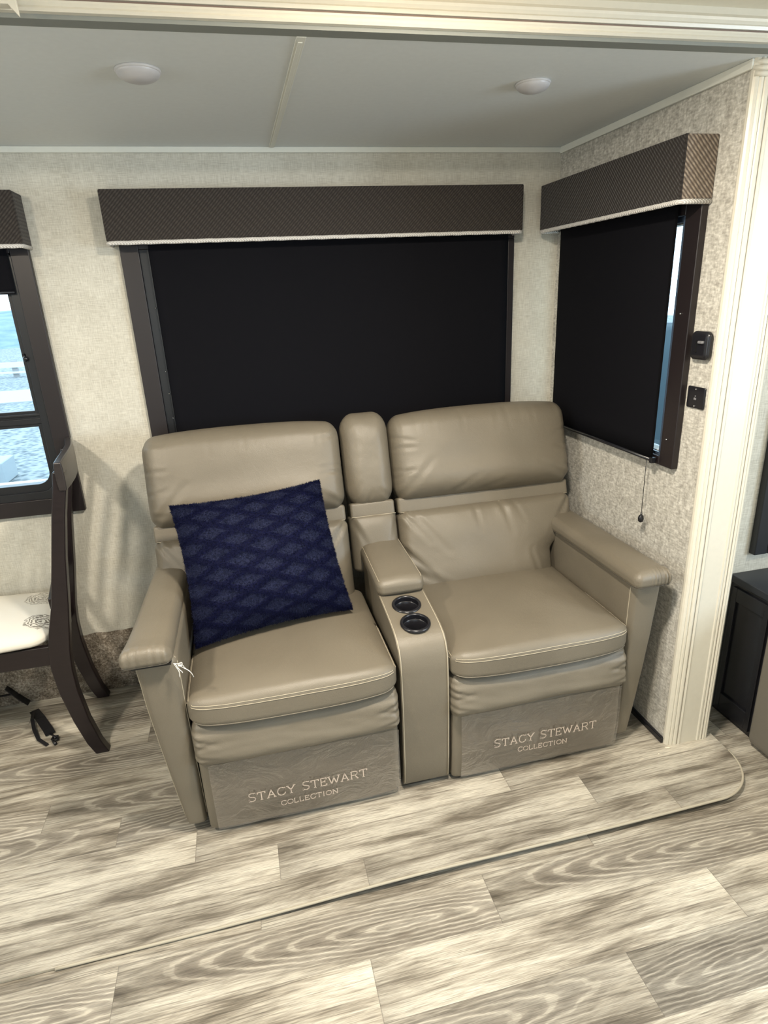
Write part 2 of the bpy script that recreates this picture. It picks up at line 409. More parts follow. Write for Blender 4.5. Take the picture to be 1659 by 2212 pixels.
def mat_cord():
    q = NT('white_braid'); X, Y, Z = q.xyz(); s = q.ma('SINE', q.ma('MULTIPLY', q.ma('ADD', q.ma('ADD', X, Y), Z), 700.0))
    return q.fin(q.mix(q.ma('MULTIPLY_ADD', s, .5, .5), (.52, .49, .46), (.82, .80, .77)), .8, q.bump(s, .6, .002))
CORD = mat_cord()
VIN_S = mat_vinyl('vinyl_plank_slide', -0.87, .116, -.595, .235, .977, [.30, .66, .12, .44, .90, .22, .70, .36, .62, .95, .18, .41, .27, .5])
VIN_M = mat_vinyl('vinyl_plank_main', -1.217, .147, .17, -.35, .959, [.2, .7, .4, .3, .1, .6, .2, .45, .1, .33, .72, .24, .91, .38, .66, .15, .47, .9, .3, .6, .2, .4, .7, .1])
VINEDGE = plain('vinyl_edge', (.42, .38, .30), .6)
CARPET = mat_carpet()
GLASS = mat_glass()
TAUPE = plain('taupe_upholstery', (.16, .145, .12), .5)

# ------------------------------------------------------------------ room shell
XL, XR, YB, YF = -4.8, 1.8, 0.0, -4.3
ZM, ZC, ZCM = -0.03, 2.0, 2.066
def slab_floor():
    m = MB(); m.box(XL, XR, YF, -.60, ZM-.05, ZM); m.st('floor', VIN_M)
slab_floor()
# slide-out floor with its loose front lip: a curled sheet with a rounded right corner
def slide_floor():
    m = MB(); m.box(XL, .0, -.93, 0.02, -.028, 0.0); m.st('floor_slide', VIN_S)
    # lip: grid in (s along x, t from y=-.93 outwards)
    nx, ny = 120, 14; V = []; F = []
    xr = .185; yo = -1.187
    def edge_y(x):
        # rounded corner near the right end
        r = .17
        if x > xr-r:
            q = (x-(xr-r))/r; q = min(1, q); return yo + r*(1-math.sqrt(max(0, 1-q*q)))*1.0
        return yo
    def lift(x): # height of the lip's edge above the main floor
        a = 1/(1+math.exp(-(x+1.25)/.12)); b = math.exp(-((x+.95)/.28)**2); c = 1/(1+math.exp(-(x+.1)/.1))
        return .002 + .014*a + .004*b + .006*c
    xs = [XL + (-1.9-XL)*i/20 for i in range(20)] + [-1.9 + (xr+1.9)*(1-(1-i/100.)**1.6) for i in range(101)]
    y1 = -.925
    for lay in (0, 1):
        for x in xs:
            ye = edge_y(x); ys = y1
            for j in range(ny+1):
                t = j/ny; y = ys + (ye-ys)*t
                z = (1-t)**1.0*0.0 + (ZM+.004+lift(x))*t**1.5*1.0 if True else 0
                dens = 0.0
                z = z if x < .0 else z
                V.append((x, y, z + (0.0012 if lay == 0 else -.0045)))
    n = ny+1; N = len(xs)*n
    for i in range(len(xs)-1):
        for j in range(ny):
            a = i*n+j; F.append((a, a+n, a+n+1, a+1)); F.append((N+a, N+a+1, N+a+n+1, N+a+n))
        a = i*n+ny; F.append((a, a+n, N+a+n, N+a))
        a = i*n; F.append((a, N+a, N+a+n, a+n))
    i = len(xs)-1
    for j in range(ny): a = i*n+j; F.append((a, N+a, N+a+1, a+1))
    o = struct('floor_slide_lip', V, F, VIN_S, smooth=False)
    o.data.materials.append(VINEDGE)
    for p in o.data.polygons:
        if len([1 for k in p.vertices if k < N]) == 2 and len(p.vertices) == 4: p.material_index = 1
    # pale bead around the rounded edge
    pts = []
    for x in xs[20:]:
        ye = edge_y(x); pts.append((x, ye-.001, ZM+.003+lift(x)))
    pts.append((xr+.001, -.99, ZM+.014)); pts.append((xr-.02, -.945, ZM+.01))
    m = MB(); m.tube(pts, .0042, 6); m.st('trim_4', VINEDGE, smooth=True)
slide_floor()
# back wall with the opening of window 1
W1 = dict(x0=-2.72, x1=-1.985, z0=.905, z1=1.64)
m = MB(); m.box(XL, W1['x0'], 0, .08, 0, ZC); m.box(W1['x1'], 0.02, 0, .08, 0, ZC); m.box(W1['x0'], W1['x1'], 0, .08, 0, W1['z0']); m.box(W1['x0'], W1['x1'], 0, .08, W1['z1'], ZC)
m.st('wall_back', WALLB)
W3 = dict(y0=-.772, y1=-.055, z0=1.0, z1=1.66)
m = MB(); m.box(0, .035, -.925, W3['y0'], -.0, ZC); m.box(0, .035, W3['y1'], 0.0, 0, ZC); m.box(0, .035, W3['y0'], W3['y1'], 0, W3['z0']); m.box(0, .035, W3['y0'], W3['y1'], W3['z1'], ZC)
m.st('wall_right', WALLR)
m = MB(); m.box(XL-.05, .05, -.97, .08, ZC, ZC+.03); m.st('ceiling', CEIL)
m = MB(); m.box(XL, XR, YF, -1.0, ZCM, ZCM+.04); m.st('ceiling_main', plain('main_ceiling', (.72, .67, .55), .6))
m = MB(); m.box(XL-.05, XL, YF, .08, ZM, ZCM); m.st('wall_left', WALLB)
m = MB(); m.box(XL, XR, YF-.05, YF, ZM, ZCM); m.st('wall_front', WALLB)
m = MB(); m.box(XR, XR+.05, YF, -.7, ZM, ZCM); m.st('wall_right_main', WALLB)
m = MB(); m.box(.16, XR, -.773, -.73, ZM, ZCM); m.st('wall_back_main', WALLB)
# crown strips and batten
m = MB(); m.box(XL, -.002, -.010, 0, 1.982, 2.0); m.st('trim_1', STRIP, bevel=.002)
m = MB(); m.box(-.010, 0, -.935, -.010, 1.978, 2.0); m.st('trim_2', STRIP, bevel=.002)
m = MB(); m.box(-1.094, -1.074, -.965, -.012, 1.997, 2.0); m.box(-1.089, -1.079, -.94, -.012, 1.9955, 1.998); m.st('trim_3', STRIP, bevel=.0015)
# grey seal strip behind the header
m = MB(); m.box(XL, .16, -1.0, -.965, 1.998, 2.03); m.st('trim_5', SEAL)
# header (fluted fascia over the opening)
def header():
    prof = [(-.998, 2.005), (-1.012, 2.005), (-1.016, 2.009), (-1.013, 2.013), (-1.017, 2.017), (-1.017, 2.0205), (-1.008, 2.021), (-1.008, 2.0245), (-1.017, 2.025),
            (-1.019, 2.031), (-1.015, 2.035), (-1.019, 2.040), (-1.020, 2.045), (-1.014, 2.052), (-1.010, 2.066), (-.998, 2.066)]
    m = MB(); m.prism(prof, XL, .20, 'x'); m.st('trim_6', CREAM, bevel=0)
    m = MB(); m.box(XL, .2, -1.0135, -1.007, 2.0212, 2.0243); m.st('trim_7', CREAMD)
    # end cap of the header at the left with its pointed corner
    m = MB(); m.box(-1.67, -1.590, -1.034, -1.012, 2.006, 2.066)
    m.add([(-1.590, -1.034, 2.03), (-1.578, -1.034, 2.03), (-1.575, -1.034, 1.988), (-1.590, -1.018, 2.03), (-1.578, -1.018, 2.03), (-1.575, -1.030, 1.988), (-1.592, -1.034, 2.008), (-1.592, -1.018, 2.008)],
          [(0, 6, 2, 1), (3, 4, 5, 7), (0, 3, 7, 6), (1, 2, 5, 4), (6, 7, 5, 2), (0, 1, 4, 3)])
    m.st('trim_8', CREAM, bevel=.001)
header()
# right fluted post
def post():
    Y = -.94
    prof = [(0.0, -.922), (-.004, -.928), (-.004, -.936), (.0, Y-.001), (.006, Y-.004), (.010, Y-.002), (.013, Y-.006), (.018, Y-.007), (.021, Y-.004), (.024, Y-.008), (.030, Y-.010), (.034, Y-.009),
            (.0348, Y+.004), (.0375, Y+.004), (.038, Y-.009), (.044, Y-.011), (.046, Y-.008), (.050, Y-.008), (.112, Y-.008), (.115, Y-.011), (.120, Y-.011), (.124, Y-.008), (.128, Y-.011), (.131, Y-.011),
            (.1315, Y+.004), (.1345, Y+.004), (.135, Y-.011), (.140, Y-.013), (.144, Y-.010), (.148, Y-.012), (.153, Y-.010), (.156, Y-.006), (.158, Y+.002), (.158, Y+.16), (.036, Y+.16), (.036, -.922)]
    m = MB(); m.prism(prof, -.03, 2.005, 'z'); m.st('trim_9', CREAM)
    m = MB(); m.box(.0345, .0378, Y-.0035, Y+.006, -.0, 1.99); m.box(.1312, .1348, Y-.0055, Y+.006, -.0, 1.99); m.st('trim_10', CREAMD)
    # fluted cap where post meets header
    m = MB()
    for k in range(3): m.tube([(-.002, -.93-.004*k, 1.992-.012*k), (.012, -.948, 1.990-.012*k), (.16, -.950, 1.990-.012*k)], .0065, 8)
    m.st('trim_11', CREAM, smooth=True)
post()
m = MB(); m.box(-.012, -.0005, -.93, -.15, 0.0, .022); m.st('baseboard_right', BLACKP, bevel=.003)
# carpeted lower part of the back wall
def kerb():
    nx, nz = 220, 26; V = []; F = []
    for i in range(nx+1):
        x = XL + (-1.50-XL)*i/nx
        for j in range(nz+1):
            t = j/nz; z = .255*t
            y = -.006 - .020*math.sin(PI*min(1, t*1.0))**.5 - .006*mnoise.noise(Vector((x*16, z*16, 3))) - .003*mnoise.noise(Vector((x*60, z*60, 8)))
            if j == nz: z = .263+.006*mnoise.noise(Vector((x*20, 1, 1))); y = -.002
            if j == 0: y = -.012; z = 0.001
            V.append((x, y, z))
    for i in range(nx):
        for j in range(nz): a = i*(nz+1)+j; F.append((a, a+nz+1, a+nz+2, a+1))
    o = struct('baseboard_back', V, F, CARPET, smooth=True)
kerb()

# ------------------------------------------------------------------ windows
def window1():
    root = bpy.data.objects.new('window_1', None); COL.objects.link(root); root.location = (-2.35, 0, .8); root['kind'] = 'structure'
    x1 = -1.907; xa = -1.965
    m = MB(); m.box(xa, x1, -.022, 0, .793, 1.72); m.box(-2.85, xa, -.022, 0, .793, .852); m.box(-2.85, -2.78, -.022, 0, .852, 1.72); m.box(-2.78, xa, -.022, 0, 1.69, 1.72)
    m.build('window_frame', FRAME, root, bevel=.003)
    # black inner frame with rounded lower corner
    def ringpoly(o, i, ri, y0, y1, ro=.02):
        def rr(x0, x1, z0, z1, r, n=6):
            P = []
            for (cx, cz, a0) in ((x1-r, z0+r, -PI/2), (x1-r, z1-r, 0), (x0+r, z1-r, PI/2), (x0+r, z0+r, PI)):
                for k in range(n+1): a = a0+PI/2*k/n; P.append((cx+r*math.cos(a), cz+r*math.sin(a)))
            return P
        A = rr(*o, ro); B = rr(*i, ri); n = len(A); V = [(p[0], y, p[1]) for y in (y0, y1) for L in (A, B) for p in L]; F = []
        for k in range(n):
            k2 = (k+1) % n
            F += [(k, k2, n+k2, n+k), (2*n+k, 3*n+k, 3*n+k2, 2*n+k2), (k, 2*n+k, 2*n+k2, k2), (n+k, n+k2, 3*n+k2, 3*n+k)]
        return V, F
    m = MB(); m.add(*ringpoly((-2.78, -1.962, .850, 1.70), (-2.75, -1.990, .880, 1.67), .05, -.016, .03, .03))
    m.add(*ringpoly((-2.765, -1.975, .866, 1.685), (-2.74, -2.004, .908, 1.66), .045, -.008, .03, .04))
    m.box(-2.76, -1.98, -.012, .03, 1.130, 1.150); m.box(-2.76, -1.98, -.004, .03, 1.118, 1.176); m.box(-2.76, -1.98, -.014, .03, 1.158, 1.166)
    m.box(-1.992, -1.984, -.010, .03, 1.176, 1.67)
    m.build('sash_frame', BLACK, root, bevel=.002)
    m = MB(); m.box(-2.75, -1.99, .018, .022, .90, 1.67); m.build('pane', GLASS, root)
    m = MB(); m.lathe([(0, -.030), (.006, -.029), (.009, -.024), (.009, -.016), (.005, -.013), (.005, -.006)], (-1.990, 0, 1.356), 14, 'y'); m.box(-1.998, -1.992, -.02, -.008, 1.352, 1.373); m.build('latch', BLACKP, root, smooth=True)
window1()
def screw(m, x, y, z, ax='y', r=.0028):
    prof = [(0, -.003), (r*.7, -.0027), (r, -.001), (r, 0.001)]
    if ax == 'x': prof = [(a, h) for a, h in prof]
    m.lathe(prof, (x, y, z), 8, ax)
def window2():
    root = bpy.data.objects.new('window_2', None); COL.objects.link(root); root.location = (-.9, 0, .9); root['kind'] = 'structure'
    m = MB(); m.box(-1.627, -1.566, -.020, 0, .84, 1.72); m.box(-1.566, -.19, -.020, 0, .84, .90); m.box(-1.566, -.19, -.020, 0, 1.69, 1.72)
    m.box(-.216, -.19, -.020, 0, .9, 1.69)
    m.build('window_frame', FRAMEG, root, bevel=.003)
    m = MB(); m.box(-1.566, -1.537, -.010, 0, .9, 1.69); m.box(-1.537, -1.533, -.026, 0, .9, 1.69); m.build('shade_track', BLACK, root, bevel=.001)
    m = MB(); m.box(-1.533, -.216, -.004, 0, .9, 1.69); m.build('pane', BLACK, root)
    m = MB()
    for z in (1.28, 1.20, 1.11, 1.50): screw(m, -1.541, -.013, z)
    m.build('screws', CHROME, root, smooth=True)
window2()
def window3():
    root = bpy.data.objects.new('window_3', None); COL.objects.link(root); root.location = (0, -.45, .95); root['kind'] = 'structure'
    m = MB(); m.box(-.022, 0, -.835, -.772, .962, 1.72); m.box(-.022, 0, -.772, -.060, .962, .99); m.box(-.022, 0, -.772, -.078, 1.68, 1.72)
    m.build('window_frame', FRAME, root, bevel=.003)
    m = MB(); m.box(-.0195, .05, -.772, -.763, .99, 1.68); m.box(.0, .05, -.060, -.055, .99, 1.68); m.box(-.010, .05, -.770, -.060, .985, .998); m.box(-.010, .05, -.770, -.060, 1.665, 1.68)
    m.build('sash_frame', plain('skylit_blue_metal', (.045, .065, .10), .25), root, bevel=.001)  # blue of the daylight is put into the sash colour
    m = MB(); m.box(.040, .043, -.770, -.060, .995, 1.67); m.build('pane', GLASS, root)
    m = MB(); screw(m, -.024, -.80, 1.05, 'x', .003); screw(m, -.024, -.80, 1.42, 'x', .003); m.build('screws', CHROME, root, smooth=True)
window3()
# window of the main room, behind the post at the far right
def window4():
    root = bpy.data.objects.new('window_4', None); COL.objects.link(root); root.location = (.9, -.78, .6); root['kind'] = 'structure'
    m = MB(); m.box(.378, .43, -.80, -.773, .60, 1.75); m.box(.43, 1.4, -.80, -.773, .60, .655); m.box(.43, 1.4, -.80, -.773, 1.7, 1.75); m.box(1.35, 1.4, -.80, -.773, .655, 1.7); m.build('window_frame', BLACK, root, bevel=.004)
    m = MB(); m.box(.43, 1.35, -.787, -.773, .655, 1.7); m.build('pane', BLACKP, root)
window4()

# ------------------------------------------------------------------ shades and valances
def cloth_sheet(x0, x1, z0, z1, y, axis, nx=40, nz=12, th=.0012, wav=.0015, seed=0):
    V = []; F = []
    for lay in (0, 1):
        for i in range(nx+1):
            for j in range(nz+1):
                a = x0+(x1-x0)*i/nx; z = z0+(z1-z0)*j/nz
                d = y + wav*math.sin(a*7+seed) * (1-j/nz*.7) + wav*.6*mnoise.noise(Vector((a*3, z*1.5, seed))) - lay*th
                V.append((a, d, z) if axis == 'x' else (d, a, z))
    n = nz+1; N = (nx+1)*n
    for i in range(nx):
        for j in range(nz):
            a = i*n+j; F.append((a, a+1, a+n+1, a+n)); F.append((N+a, N+a+n, N+a+n+1, N+a+1))
    for i in range(nx):
        for a in (i*n, i*n+nz): F.append((a, a+n, N+a+n, N+a))
    for j in range(nz):
        for a in (j, nx*n+j): F.append((a, a+1, N+a+1, N+a))
    return V, F
def shade(name, rng, z0, y, axis, label, group='roller shades', cord=None):
    a0, a1 = rng; mid = (a0+a1)/2
    root = thing('roller_shade', (mid, y, z0) if axis == 'x' else (y, mid, z0), label, 'roller shade', group)
    V, F = cloth_sheet(a0, a1, z0+.006, 1.745, y, axis, seed=a0*3); mkobj('shade_cloth', V, F, SHADE, root, True)
    m = MB(); P = [(a0+.001, y, z0+.005), (a1-.001, y, z0+.005)]; P = P if axis == 'x' else [(p[1], p[0], p[2]) for p in P]
    m.tube(P, .006, 10); m.build('hem_bar', BLACKP, root, smooth=True)
    P = [(a0+.001, y+.008, 1.76), (a1-.001, y+.008, 1.76)]; P = P if axis == 'x' else [(p[1]+.0, p[0], p[2]) for p in P]
    m = MB(); m.tube(P, .016, 14); m.build('roller_tube', BLACKP, root, smooth=True)
    return root
shade('s1', (-2.74, -1.973), 1.566, -.026, 'x', 'charcoal roller shade half pulled down over the bright window behind the chair')
shade('s2', (-1.532, -.221), .93, -.030, 'x', 'wide black roller shade drawn down behind the reclining sofa')
s3 = shade('s3', (-.7535, -.085), .968, -.030, 'y', 'black roller shade drawn down on the speckled side wall')
m = MB(); m.tube([(-.034, -.728, .972), (-.033, -.7275, .90), (-.032, -.727, .80), (-.032, -.727, .782)], .0011, 6); pc = m.build('pull_cord', BLACKP, s3, smooth=True)
m = MB(); m.lathe([(0, .785-.775), (.003, .009), (.0035, .002), (.008, -.003), (.0098, -.012), (.008, -.021), (.003, -.025), (0, -.025)], (-.032, -.727, .777), 16); m.build('pull_knob', BLACKP, pc, smooth=True)
m = MB(); m.box(-.042, -.026, -.764, -.751, .966, .984); m.box(-.038, -.028, -.752, -.744, .97, .978); m.build('bracket', BLACKP, s3, bevel=.001)

def valance(x0, x1, zt, zb, d, label, axis='x', m1=None, endmat=None, wall=0.0):
    mid = (x0+x1)/2; root = thing('valance', (mid, 0, zb) if axis == 'x' else (0, mid, zb), label, 'valance', 'fabric window valances')
    T = .014
    def conv(m): 
        if axis == 'y': m.v = [(p[1], p[0], p[2]) for p in m.v]
        return m
    m = MB(); m.box(x0+.001, x1-.001, -d, -d+T, zb+.012, zt); conv(m).build('front_panel', m1, root, bevel=.004)
    m = MB(); m.box(x0, x0+T, -d+.004, 0, zb+.012, zt-.001); conv(m).build('end_panel', endmat or m1, root, bevel=.004)
    m = MB(); m.box(x1-T, x1, -d+.004, 0, zb+.012, zt-.001); conv(m).build('end_panel', m1, root, bevel=.004)
    m = MB(); m.box(x0+.003, x1-.003, -d+.01, 0, zt-.014, zt-.003); conv(m).build('top_board', m1, root)
    r = .0068; zz = zb+.007
    def bulge(P): return P
    pts = [(x0+.004, -.004, zz), (x0+.004, -d+.02, zz)] + [(x0+.004+.012*(1-math.cos(a)), -d+.016-.012*math.sin(a), zz) for a in (.4, .8, 1.2, 1.57)]
    n = 60
    pts += [(x0+.016+(x1-x0-.032)*k/n, -d+.004, zz+.0006*math.sin(k*2.1)) for k in range(1, n)]
    pts += [(x1-.004-.012*(1-math.cos(a)), -d+.016-.012*math.sin(a), zz) for a in (1.57, 1.2, .8, .4)] + [(x1-.004, -d+.02, zz), (x1-.004, -.004, zz)]
    m = MB(); m.tube(pts, r, 10); conv(m).build('trim_cord', CORD, root, smooth=True, label='white braided cord edging')
    return root
valance(-2.85, -1.898, 1.865, 1.699, .1, 'dark ribbed fabric valance above the bright window, cut by the left edge', 'x', VAL_X)
valance(-1.651, -.193, 1.864, 1.699, .1, 'long dark ribbed fabric valance above the wide back window shade', 'x', VAL_X)
valance(-.845, -.045, 1.865, 1.700, .1, 'dark valance on the side wall near the post, its end panel coloured as if lit', 'y', VAL_Y, VAL_LIT)

# ------------------------------------------------------------------ small wall and ceiling fittings
def dome(x, y, r, label):
    root = thing('ceiling_light', (x, y, 2.0), label, 'ceiling light', 'round white ceiling lights')
    m = MB(); m.lathe([(0, 0), (r*1.02, 0), (r*1.04, -.003), (r*1.0, -.006), (r*.96, -.006)], (x, y, 2.0), 48); m.build('base', PLAST, root, smooth=True)
    pr = [(r*.985*math.cos(a), -.005-r*.42*math.sin(a)) for a in [i*PI/2/12 for i in range(13)]]
    m = MB(); m.lathe(pr, (x, y, 2.0), 48); m.build('lens', plain('frosted_lens', (.50, .49, .50), .35), root, smooth=True)
dome(-1.420, -.742, .0475, 'round white dome ceiling light left of the ceiling batten')
dome(-.469, -.720, .043, 'flatter round white ceiling light right of the ceiling batten')
def thermostat():
    root = thing('thermostat', (0, -.885, 1.298), 'black rounded wall control box, upper of two beside the side window', 'wall control')
    RB((.022, .072, .078), (.009, .016, .016), (-.011, -.885, 1.336), kc=5, km=6).build('housing', BLACKP, root)
    m = MB(); m.box(-.024, -.021, -.880, -.876, 1.318, 1.350); m.build('slider_slot', plain('slot_black', (.004, .004, .005), .5), root)
    RB((.010, .020, .008), .003, (-.024, -.897, 1.346), kc=3, km=3).build('slider_knob', plain('grey_knob', (.18, .18, .19), .3), root)  # plain grey slider knob
thermostat()
def outlet():
    root = thing('outlet_plate', (0, -.880, 1.158), 'flat black rectangular wall plate with small centre socket, below the control box', 'outlet plate')
    RB((.006, .072, .062), (.003, .005, .005), (-.003, -.880, 1.189), kc=3, km=4).build('plate', BLACKP, root)
    for zz in (1.213, 1.165):
        m = MB(); screw(m, -.0065, -.880, zz, 'x', .0025); m.build('screw', CHROME, root, smooth=True)
    m = MB(); m.box(-.0075, -.006, -.884, -.881, 1.183, 1.189); m.box(-.0075, -.006, -.879, -.876, 1.183, 1.189); m.box(-.0075, -.006, -.882, -.879, 1.192, 1.195); m.build('socket_slots', plain('slot_grey', (.25, .25, .26), .4), root)
outlet()

# ------------------------------------------------------------------ the reclining sofa
SOFA = thing('reclining_sofa', (-.86, -.5, 0), 'taupe leather two-seat reclining sofa with cup-holder console between the seats', 'sofa')
TH = math.radians(16.5)
UPV = np.array([0, math.sin(TH), math.cos(TH)]); FWV = np.array([0, -math.cos(TH), math.sin(TH)])
def back_frame(tilt=TH):
    # columns: local x, local y(depth: + = backwards), local z(up)
    return np.array([[1, 0, 0], [0, math.cos(tilt), math.sin(tilt)], [0, -math.sin(tilt), math.cos(tilt)]])
BF = back_frame()
def bpt(x, h, d=0.0):
    """point on the back plane: h up the back, d forward"""
    p = np.array([x, -.40, .44]) + h*UPV + d*FWV; return p
def stitch(P, name='stitching', parent=None, r=.0011, mat=None):
    m = MB(); m.tube([tuple(p) for p in P], r, 6); return m.build(name, mat or THREAD, parent, smooth=True)
def wr(P, U, amp, seed, sc=(9, 9, 9)): return amp*fbm(P, sc, seed, 3)

def backrest(x0, x1, side):
    cx = (x0+x1)/2; wd = x1-x0
    # frame slab
    def fs(P, U):
        P = P.copy(); return P
    B = RB((wd-.02, .10, .60), (.03, .03, .05), bpt(cx, .32, -.075), fs, kc=4, km=4, frame=BF)
    root = B.build('backrest', LEA, SOFA)
    # headrest pillow
    def fh(P, U):
        P = P.copy(); f = U[:, 1] < 0
        g = bell(U[:, 0], 6)*(1-np.abs(U[:, 2])**3.0)
        P[:, 1] -= np.where(U[:, 1] < .2, .030*g, 0)
        # puff lower edge over the band
        P[:, 1] -= np.where(U[:, 1] < 0, .012*np.exp(-((U[:, 2]+.55)/.3)**2)*bell(U[:, 0], 6), 0)
        P[:, 2] += .010*bell(U[:, 0], 2)*np.clip(U[:, 2], 0, 1) - .010*np.abs(U[:, 0])**4*np.clip(U[:, 2], 0, 1)
        k = (U[:, 1] < .3)
        X = P[:, 0]; Z = P[:, 2]
        seg = []
        rng = random.Random(5+side)
        for i in range(13):   # gathers along the top seam
            xx = -wd/2+.03+(wd-.06)*rng.random(); seg.append((xx, .15, xx+rng.uniform(-.012, .012), .15-rng.uniform(.04, .10), rng.uniform(.0012, .003), .006))
        for i in range(8):    # lower corners
            s = -1 if i % 2 else 1; yy = rng.uniform(-.13, .13)
            seg.append((s*(wd/2-.005), yy, s*(wd/2-.08), yy+rng.uniform(-.02, .04), .0035, .007))
        seg += [(-wd/2+.02, -.14, -wd/2+.14, -.02, .005, .011), (wd/2-.02, -.14, wd/2-.15, -.07, .004, .010), (-wd*.2, -.15, -wd*.05, -.09, .004, .010), (-.02, -.15, .09, -.115, .003, .009)]
        cr = creases(X, Z, seg)
        P[:, 1] -= np.where(k, 1.0*cr + .0045*fbm(P, (4, 4, 6), 3.0+side*5, 2), 0)
        return P
    H = RB((wd, .135, .325), (.045, .062, .060), bpt(cx, .515, -.018), fh, kc=7, km=(60, 6, 30), frame=BF)
    H.build('headrest_cushion', LEA, root)
    # band
    def fb(P, U): P = P.copy(); P[:, 1] -= .0015*fbm(P, (30, 1, 4), side*3.); return P
    Bd = RB((wd-.012, .055, .062), (.012, .01, .010), bpt(cx, .335, -.016), fb, kc=3, km=(40, 2, 4), frame=BF)
    Bd.build('seam_band', LEA, root)
    P = [bpt(x0+.012+(wd-.024)*k/40, .309, .0130) for k in range(41)]; stitch(P, 'stitching', root, .0012)
    # lumbar
    lo = -.075; hi = .315
    cut = .105 # how far the arm side narrows low down
    def fl(P, U):
        P = P.copy()
        g = bell(U[:, 0], 4)*bell(np.clip(U[:, 2], -1, 1), 3)
        P[:, 1] -= np.where(U[:, 1] < .3, .040*g, 0)
        P[:, 1] -= np.where(U[:, 1] < 0, .018*np.exp(-((U[:, 2]+.35)/.45)**2)*bell(U[:, 0], 4), 0)
        rng = random.Random(20+side); seg = []
        X, Z = P[:, 0], P[:, 2]; w2 = wd/2
        zt = .185
        seg += [(-w2+.02, zt, -w2+.11, .07, .006, .009), (-w2+.05, zt, -w2+.17, .03, .004, .010), (w2-.02, zt-.01, w2-.11, .06, .006, .009), (-.06, zt, -.05, .09, .004, .009), (.05, zt, .075, .07, .005, .010), (.10, zt, .13, .10, .003, .008),
                (-w2+.01, -.02, -w2+.16, -.10, .006, .012), (-w2+.01, .05, -w2+.11, -.06, .005, .009), (w2-.10, -.15, w2-.16, .0, .004, .012), (-w2+.08, -.17, -w2+.2, -.12, .004, .012)]
        P[:, 1] -= np.where(U[:, 1] < .3, 1.35*creases(X, Z, seg)+.0045*fbm(P, (5, 5, 7), 9.0+side*3, 2), 0)
        # narrow beside the arm
        t = np.clip((.20-(P[:, 2]+.12))/.10, 0, 1); t = t*t*(3-2*t)
        if side > 0: P[:, 0] = np.where(P[:, 0] > 0, P[:, 0]*(1-t*cut/w2), P[:, 0])
        else: P[:, 0] = np.where(P[:, 0] < 0, P[:, 0]*(1-t*cut/w2), P[:, 0])
        return P
    Lm = RB((wd-.004, .11, hi-lo), (.035, .045, .03), bpt(cx, (hi+lo)/2, -.0215), fl, kc=6, km=(60, 5, 34), frame=BF)
    Lm.build('lumbar_cushion', LEA, root)
    return root
backrest(-1.640, -.958, -1)
backrest(-.772, -.068, 1)
# centre back column
def centre_back():
    cx = -.863; wd = .178
    root = RB((wd-.02, .09, .50), (.03, .03, .06), bpt(cx, .40, -.07), None, kc=4, km=3, frame=BF).build('centre_backrest', LEA, SOFA)
    def fh(P, U):
        P = P.copy(); P[:, 1] -= np.where(U[:, 1] < .2, .020*bell(U[:, 0], 3)*(1-np.abs(U[:, 2])**4), 0)
        P[:, 1] -= np.where(U[:, 1] < .2, .002*fbm(P, (12, 12, 14), 4.4, 3), 0)
        P[:, 1] -= np.where(U[:, 1] < .2, creases(P[:, 0], P[:, 2], [(-.08, -.14, -.04, -.09, .004, .008), (.08, -.15, .03, -.12, .004, .008), (-.02, -.16, 0, -.12, .003, .007)]), 0)
        return P
    RB((wd, .125, .345), (.055, .055, .078), bpt(cx, .522, -.022), fh, kc=8, km=(18, 5, 26), frame=BF).build('headrest_cushion', LEA, root)
    RB((wd-.012, .055, .058), (.01, .01, .010), bpt(cx, .336, -.008), None, kc=3, km=(8, 2, 3), frame=BF).build('seam_band', LEA, root)
    stitch([bpt(cx-.083+.166*k/10, .313, .0215) for k in range(11)], 'stitching', root, .0014)
    def fl(P, U):
        P = P.copy(); P[:, 1] -= np.where(U[:, 1] < .2, .022*bell(U[:, 0], 3)*(1-np.abs(U[:, 2])**4), 0)
        P[:, 1] -= np.where(U[:, 1] < .2, creases(P[:, 0], P[:, 2], [(-.08, .08, -.03, -.02, .004, .009), (.08, .07, .05, -.03, .003, .008)]), 0)
        return P
    RB((wd, .10, .22), (.03, .035, .02), bpt(cx, .215, -.032), fl, kc=5, km=(18, 4, 20), frame=BF).build('lumbar_cushion', LEA, root)
centre_back()

